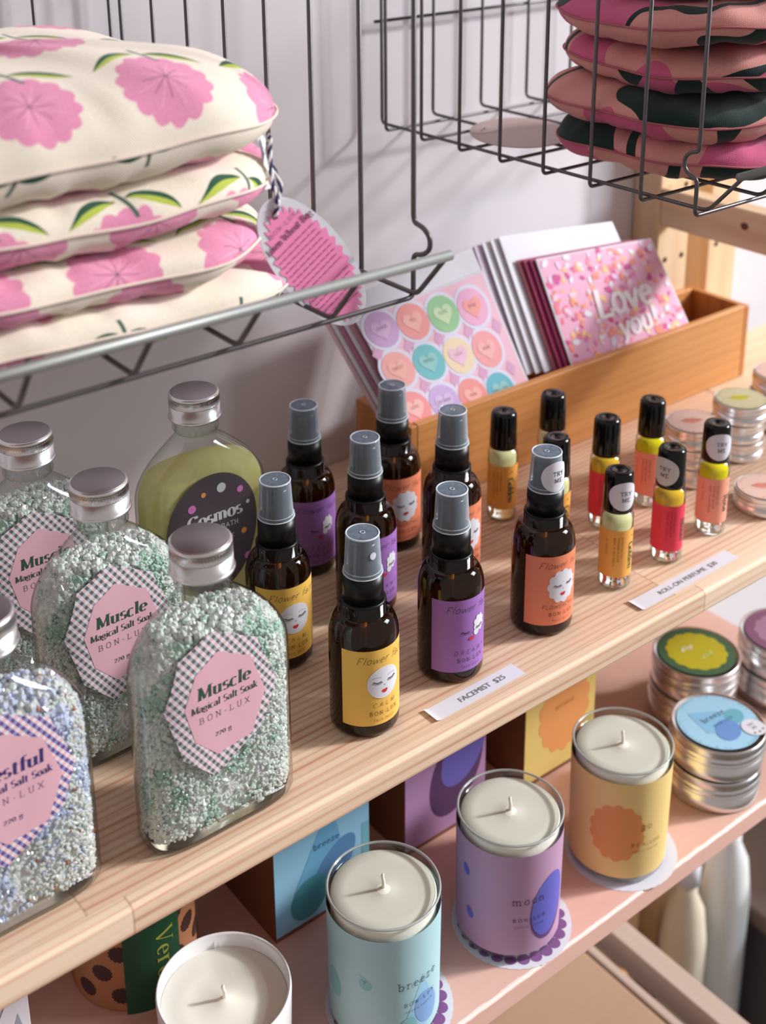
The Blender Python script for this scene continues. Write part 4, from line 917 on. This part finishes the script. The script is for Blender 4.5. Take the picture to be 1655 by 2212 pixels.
# ---------------------------------------------------------------- wire baskets
BZ=.254; YFB=.4180
def basket(x0,x1,label,side,hookdir):
    t=thing('wire_basket',label,'wire basket',(x0 if side=='L' else x1,YFB,BZ)); ox,oy,oz=t.location
    wr=.00118; TOP=.50
    def loc(pts): return [(p[0]-ox,p[1]-oy,p[2]-oz) for p in pts]
    ys=[.4195+.0383*k for k in range(8)]
    # U wires: down one side, across the floor, up the other side
    for k,y in enumerate(ys):
        m=MB()
        def sidewire(x):
            if k==0 and x==(x0 if side=='L' else x1):
                s=hookdir; b=[(x,y,TOP),(x,y,.2925),(x,y-.001*s,.2895),(x,y-.007*s,.2885),(x,y-.0115*s,.2850),(x,y-.0115*s,.2795),(x,y-.007*s,.2760),(x,y-.001*s,.2745),(x,y,.2715)]
                return b
            return [(x,y,TOP)]
        pts=sidewire(x0)+[(x0,y,BZ)]+[(x1,y,BZ)]+list(reversed(sidewire(x1)))
        m.tube(loc(arcfillet(pts,.0035,4)),wr,8); m.build('side_wire',WIRE,t)
    # long wires: back wall, floor, then up and out to the front rail
    n=int(round((x1-x0)/.0472)); a0=x1-.0022 if side=='R' else x0+.0045
    for k in range(n):
        x=a0-.0472*k if side=='R' else a0+.0472*k
        if not x0<x<x1: continue
        m=MB(); zt=.330 if k%1==0 else TOP
        m.tube(loc(arcfillet([(x,.6975,TOP),(x,.6975,BZ+.0032),(x,.4145,BZ+.0032),(x-.003,.392,.2805)],.0045,4)),wr,8); m.build('floor_wire',WIRE,t)
    m=MB(); m.tube(loc([(x0-.003,.391,.2820),(x1-.003,.391,.2820)]),.0023,12); m.build('front_rail',WIRE2,t)
    m=MB(); m.tube(loc([(x0,.6995,.3285),(x1,.6995,.3285)]),wr,8); m.build('back_rail',WIRE,t)
    m=MB(); m.tube(loc(arcfillet([(x0,YFB,TOP),(x1,YFB,TOP),(x1,.7035,TOP),(x0,.7035,TOP),(x0,YFB,TOP)],.006,4)),.0020,10); m.build('top_rim',WIRE,t)
    return t
basket(-.09,.3497,'grey wire basket on the left holding the cream floral wheat bags','R',1)
basket(.5480,.83,'grey wire basket on the right holding the pink and green wheat bags','L',-.8)

# ---------------------------------------------------------------- wheat bags
def floral():
    m,nt=new_mat('floral_linen'); c=coords(nt,'UV'); S=.057
    u=c[0]/S+40.0; v=c[1]/S+40.0; row=v.floor(); par=(row*.5).fract(); u2=u+par
    x=u2.fract()-.5; y=v.fract()-.5
    def poly(dx,dy): 
        X_=x-dx; Y_=y-dy; r=(X_*X_+Y_*Y_).sqrt(); a=Y_.op('ARCTAN2',X_); return X_,Y_,r,a
    X_,Y_,r,a=poly(0,-.13); pet=(a*7.0).sin().abs()*.040+.315; fl=r.lt(pet)
    st=((a*4.0+.4).sin().abs()*r).lt(.011)*r.lt(.17); st2=((a*4.0+.4+.785*2).sin().abs()*r).lt(.008)*r.lt(.24)*r.gt(.05)
    # leaf arch above the flower
    def leaf(dx,dy):
        X2=x-dx; Y2=y-dy; yc=X2*X2*-.95+.30; d=Y2-yc; t=((X2.abs()-.23)/.20); hw=(1.0-t*t).max(0.0)*.055
        inn=d.abs().lt(hw); return inn,d
    l1,d1=leaf(0,0); dark=d1.gt(-.003)*l1; 
    stem=((x*.95+(y-.33)*.42).abs().lt(.016))*(y.gt(.14))*(y.lt(.40))
    wv=(c[0]*5200.0).sin()*(c[1]*5200.0).sin(); n=tnoise(nt,vec(nt,c[0]*700.0,c[1]*700.0),1,3)
    base=cmix(nt,n,srgb(226,212,196),srgb(242,234,220))
    pk=cmix(nt,n,srgb(216,126,164),srgb(232,160,190))
    col=cmix(nt,fl,base,pk); col=cmix(nt,st2*.5,col,srgb(246,220,228)); col=cmix(nt,st*.85,col,srgb(52,72,64))
    col=cmix(nt,l1,col,srgb(178,192,78)); col=cmix(nt,dark,col,srgb(40,84,62)); col=cmix(nt,stem,col,srgb(78,104,92))
    finish(nt,col,.85,bump=wv+n,bstr=.25,bdist=.0004,spec=.2,sheen=.15); return m
def camo():
    m,nt=new_mat('pink_wave_linen'); c=coords(nt,'UV'); v1=vec(nt,c[0]*9.0+3.0,c[1]*15.0)
    a=tnoise(nt,v1,1,0.3,.4,.6); b=tnoise(nt,vec(nt,c[0]*8.0+7.3,c[1]*13.0+2.1),1,0.2,.4,.9)
    n=tnoise(nt,vec(nt,c[0]*800.0,c[1]*800.0),1,3); wv=(c[0]*5200.0).sin()*(c[1]*5200.0).sin()
    base=cmix(nt,n,srgb(208,138,134),srgb(222,160,152))
    col=cmix(nt,a.gt(.585),base,cmix(nt,n,srgb(196,84,122),srgb(212,104,144)))
    col=cmix(nt,(b-.47).abs().lt(.036)*a.lt(.60),col,srgb(22,46,42)); col=cmix(nt,b.gt(.66),col,srgb(24,48,44))
    finish(nt,col,.85,bump=wv+n,bstr=.25,bdist=.0004,spec=.2,sheen=.15); return m
FLORAL=floral(); CAMO=camo(); SEAMF=paper('cream_piping',(232,216,204),.85); SEAMC=paper('dusky_pink_piping',(176,100,108),.85)
def bag(cx,cy,z0,hx,hy,hb,ht,rc,mat,label,group,seed,uvoff=(0,0),dome=1.0,sag=0):
    # z0: seam height at the middle; hb/ht: fill below / above the seam
    NT,NR=128,26; rng=random.Random(seed)
    def outline(a):
        # rounded rectangle support
        e=hx-rc; f=hy-rc; c_,s_=cos(a),sin(a); lo,hi=0,1
        # ray cast
        for _ in range(22):
            t=(lo+hi)/2; x,y=c_*t,s_*t; dx,dy=max(abs(x)-e,0),max(abs(y)-f,0)
            if (abs(x)<=hx and abs(y)<=hy and dx*dx+dy*dy<=rc*rc): lo=t
            else: hi=t
        return lo
    R_=[outline(2*PI*k/NT)*(1+.030*noise.noise(Vector((cos(2*PI*k/NT)*3,sin(2*PI*k/NT)*3,seed*1.7)))) for k in range(NT)]
    vs=[];uv=[];fs=[]
    for side in (1,-1):
        H=ht if side>0 else hb; b=len(vs)
        prev=[(0,H)]*NT; arc=[0]*NT
        for i in range(NR+1):
            q=sin(PI/2*i/NR); 
            for k in range(NT):
                a=2*PI*k/NT; r=R_[k]*q
                prof=(1-q**(2.6 if side>0 and dome>1 else 9.0))**(.5)
                gather=.0016*sin(a*23+seed)*q**6*(1-q**12)+.0010*sin(a*41+seed*2)*q**8*(1-q**12)
                nz=noise.noise(Vector((cx+r*cos(a),cy+r*sin(a),seed*.37+side))*26)*.0024*(1-q**8)+noise.noise(Vector((r*cos(a),r*sin(a),seed+side))*9)*.004*(1-q**6)*(.4 if side<0 else 1)
                seamw=.0018*sin(a*3+seed)+.0022*noise.noise(Vector((cos(a)*2.5,sin(a)*2.5,seed)))
                z=side*H*prof+(gather+nz)+seamw
                if i: arc[k]+=math.hypot(r-prev[k][0],(side*H*prof)-(prev[k][1]))
                else: prev[k]=(0,side*H*prof)
                prev[k]=(r,side*H*prof)
                vs.append((r*cos(a),r*sin(a),z)); off=0 if side>0 else .33
                uv.append((uvoff[0]+off+cos(a)*arc[k],uvoff[1]+off+sin(a)*arc[k]))
        for i in range(NR):
            for k in range(NT):
                k2=(k+1)%NT; f=(b+i*NT+k,b+(i+1)*NT+k,b+(i+1)*NT+k2,b+i*NT+k2); fs.append(f if side>0 else f[::-1])
    m=MB(); m.v=vs; m.f=fs; m.m=[0]*len(fs); m.sm=[True]*len(fs)
    t=thing('wheat_bag',label,'wheat bag',(cx,cy,z0),0,group); body=m.build('linen_cover',mat,t,uv=uv)
    s=MB(); b2=NR*NT; pts=[]
    for k in range(NT):
        a=2*PI*k/NT; p=Vector(vs[b2+k]); pts.append(p*1.0+Vector((cos(a),sin(a),0))*.0008)
    s.tube(pts,.00065,6,closed=True); so_=s.build('seam',SEAMF if mat is FLORAL else SEAMC,t); return t
gl='cream floral wheat bags stacked in the left wire basket'
LX,LY=.188,.504
bag(LX+.004,LY+.002,.2712,.117,.083,.0112,.0125,.055,FLORAL,'cream floral wheat bag at the bottom of the left basket stack',gl,1,(.013,.021))
bag(LX-.004,LY,.2925,.113,.083,.0115,.0115,.055,FLORAL,'cream floral wheat bag second from the bottom in the left basket',gl,2,(.034,.046))
bag(LX-.002,LY+.001,.3165,.115,.083,.0130,.0120,.055,FLORAL,'cream floral wheat bag third from the bottom in the left basket',gl,3,(.002,.008))
TBAG=bag(LX,LY,.3420,.116,.084,.0145,.0320,.055,FLORAL,'plump cream floral wheat bag on top of the left stack, with the pink tag',gl,4,(.005,.033),dome=2)
gr='pink and dark green wheat bags stacked in the right wire basket'
RX,RY=.661,.495
bag(RX-.001,RY,.2730,.101,.075,.0128,.0135,.060,CAMO,'pink and green wheat bag at the bottom of the right basket stack',gr,11,(.0,.0))
bag(RX-.006,RY+.002,.2985,.103,.076,.0130,.0125,.060,CAMO,'pink and green wheat bag second from the bottom in the right basket',gr,12,(.21,.13))
bag(RX+.004,RY,.3235,.101,.075,.0130,.0130,.060,CAMO,'pink and green wheat bag third from the bottom in the right basket',gr,13,(.44,.05))
bag(RX-.002,RY,.3500,.102,.076,.0130,.0130,.060,CAMO,'pink and green wheat bag fourth from the bottom in the right basket',gr,14,(.1,.5))
bag(RX+.010,RY,.3760,.098,.074,.0125,.0200,.060,CAMO,'pink and green wheat bag topmost in the right stack, cut off by the photo',gr,15,(.6,.4),dome=2)
# swing tag on twine
TWA=P('navy_twine',srgb(48,48,92),.8); TWB=P('white_twine',srgb(226,222,226),.8)
def twine(pts,name,parent,r=.0007):
    pts=[Vector(p) for p in pts]; fine=[]
    for i in range(len(pts)-1):
        for k in range(12): fine.append(pts[i].lerp(pts[i+1],k/12))
    fine.append(pts[-1])
    for mm,ph in ((TWA,0),(TWB,PI)):
        w=[p+Vector((cos(i*.75+ph)*r*.7,sin(i*.75+ph)*r*.7,sin(i*.75+ph)*r*.3)) for i,p in enumerate(fine)]
        m=MB(); m.tube(w,r,6); m.build(name,mm,parent)
HP=parse=TPINK=paper('hot_pink_tag_print',(255,150,202))
top=Vector((.2795,.432,.3085)); bot=Vector((.3285,.432,.2445))
uy=(top-bot).normalized(); H_=(top-bot).length; nrm=Vector((-.25,-1,.15)).normalized(); ux=uy.cross(nrm).normalized()*-1
if ux.x<0: ux=-ux
nrm=ux.cross(uy).normalized()
if nrm.y>0: nrm=-nrm
tg=thing('swing_tag','white oval swing tag printed hot pink, hanging from the top floral wheat bag','tag',top)
ctr=(bot-top)*.5
def tmap(u,v,l): return ctr+ux*u+uy*v+nrm*l
W_=.0165
m=MB(); N_=56; o1=[tmap(W_*cos(2*PI*k/N_),H_/2*sin(2*PI*k/N_),0) for k in range(N_)]; o2=[p-nrm*.0006 for p in o1]
m.add(o1+o2,[tuple(range(N_)),tuple(range(2*N_-1,N_-1,-1))]+[(k,(k+1)%N_,N_+(k+1)%N_,N_+k) for k in range(N_)]); m.build('tag_card',WHITEP,tg,recalc=True)
D=Decal(lambda u,v,l:tmap(u,v,l+.0001)); D.add(scallop(0,-.001,W_*.92,H_/2*.93,34,.16,n=152,jag=True),HP,1); gi=paper('grey_tag_ink',(120,70,104))
D.add(disc(0,H_/2*.80,.0011,.0018,14),paper('eyelet_dark',(90,60,70)),3)
D.add(xf(text2d('BON.LUX',.0021,'type','c',.15,weight=.8),0,H_/2*.62),gi,3); D.add(xf(text2d('Linen Wheat Bag',.0036,'didone','c',-.02,squash=.72),0,H_/2*.48),gi,3)
rng=random.Random(5)
for i in range(15):
    yy=H_/2*(.38-i*.072) if i<9 else H_/2*(.30-i*.072); ww=W_*.72*math.sqrt(max(.1,1-(yy/(H_/2))**2)); x=-ww
    while x<ww-.001:
        l_=min(rng.uniform(.0012,.0036),ww-x); D.add(rect(x,x+l_,yy,yy+.0007),paper('fine_print',(206,116,160)),3); x+=l_+.0008
D.build('tag_print',tg)
hp=tmap(0,H_/2*.80,.0008); twine([hp,hp+Vector((.001,-.0005,.006)),hp+Vector((-.0005,.001,.014)),Vector((.0075,.006,.0185)),Vector((.009,.008,.026)),Vector((.0075,.008,.019)),hp+Vector((.004,.001,.012)),hp+Vector((0,-.0005,.004))],'twine',tg)
D=Decal(lambda u,v,l:Vector((.288,.4425,.3120))+Vector((.55,.3,0)).normalized()*u+Vector((-.15,.05,1)).normalized()*v+Vector((.6,-1,0)).normalized()*(l+.002*sin(v*120)),stepv=.003)
D.add([[(-.002,-.001),(.0035,-.002),(.005,.012),(.003,.024),(-.0015,.026),(-.0035,.012)]],WHITEP,1); D.add(xf(text2d('BON',.0028,'sans','c'),.0008,.012,-PI/2),INK,3); tg2=D.build('ribbon_loop'); tag(tg2,'white printed ribbon loop sewn in the side of the top floral wheat bag','ribbon')
# right basket: tag lying on the basket floor, with ribbon
tg=thing('oval_tag','taupe oval swing tag lying flat on the right basket floor beside the pink wheat bags','tag',(.598,.606,BZ+.0056))
m=MB(); ang=-.70; N_=48; e=[(.0335*cos(2*PI*k/N_)*cos(ang)-.0440*sin(2*PI*k/N_)*sin(ang),.0335*cos(2*PI*k/N_)*sin(ang)+.0440*sin(2*PI*k/N_)*cos(ang)) for k in range(N_)]
m.add([(x,y,0) for x,y in e]+[(x,y,.0006) for x,y in e],[tuple(range(N_-1,-1,-1)),tuple(range(N_,2*N_))]+[(k,(k+1)%N_,N_+(k+1)%N_,N_+k) for k in range(N_)]); m.build('tag_card',paper('taupe_card',(196,172,168)),tg,recalc=True)
D=Decal(lambda u,v,l:Vector((u,v,.0007+l))); D.add(disc(-.014,.020,.0125,.0085,30,.3),paper('pale_taupe_print',(214,198,192)),1); D.add(xf(line2([(-.006,0),(-.002,.001),(0,-.001),(.003,.0015),(.006,0)],.0006),-.014,.020,.5),BROWNINK,2); D.build('tag_print',tg)
twine([(.024,-.022,.001),(.032,-.028,.004),(.040,-.034,.001),(.039,-.042,.0),(.042,-.050,-.002)],'twine',tg)
D=Decal(lambda u,v,l:Vector((.6005,.5585,.2600))+Vector((.7,-.5,0)).normalized()*u+Vector((.1,.1,1)).normalized()*v+Vector((-.6,-1,.2)).normalized()*(l+.003*sin(v*160)),stepv=.003)
D.add([[(-.007,.0),(.001,-.002),(.006,.010),(.004,.019),(.0,.020),(-.004,.006)]],paper('off_white_ribbon',(214,200,200)),1); D.add(xf(text2d('OX',.0040,'sans','c'),.001,.006,-.9),INK,3); tg2=D.build('ribbon_loop'); tag(tg2,'off-white printed ribbon loop on the lowest pink wheat bag of the right basket','ribbon')
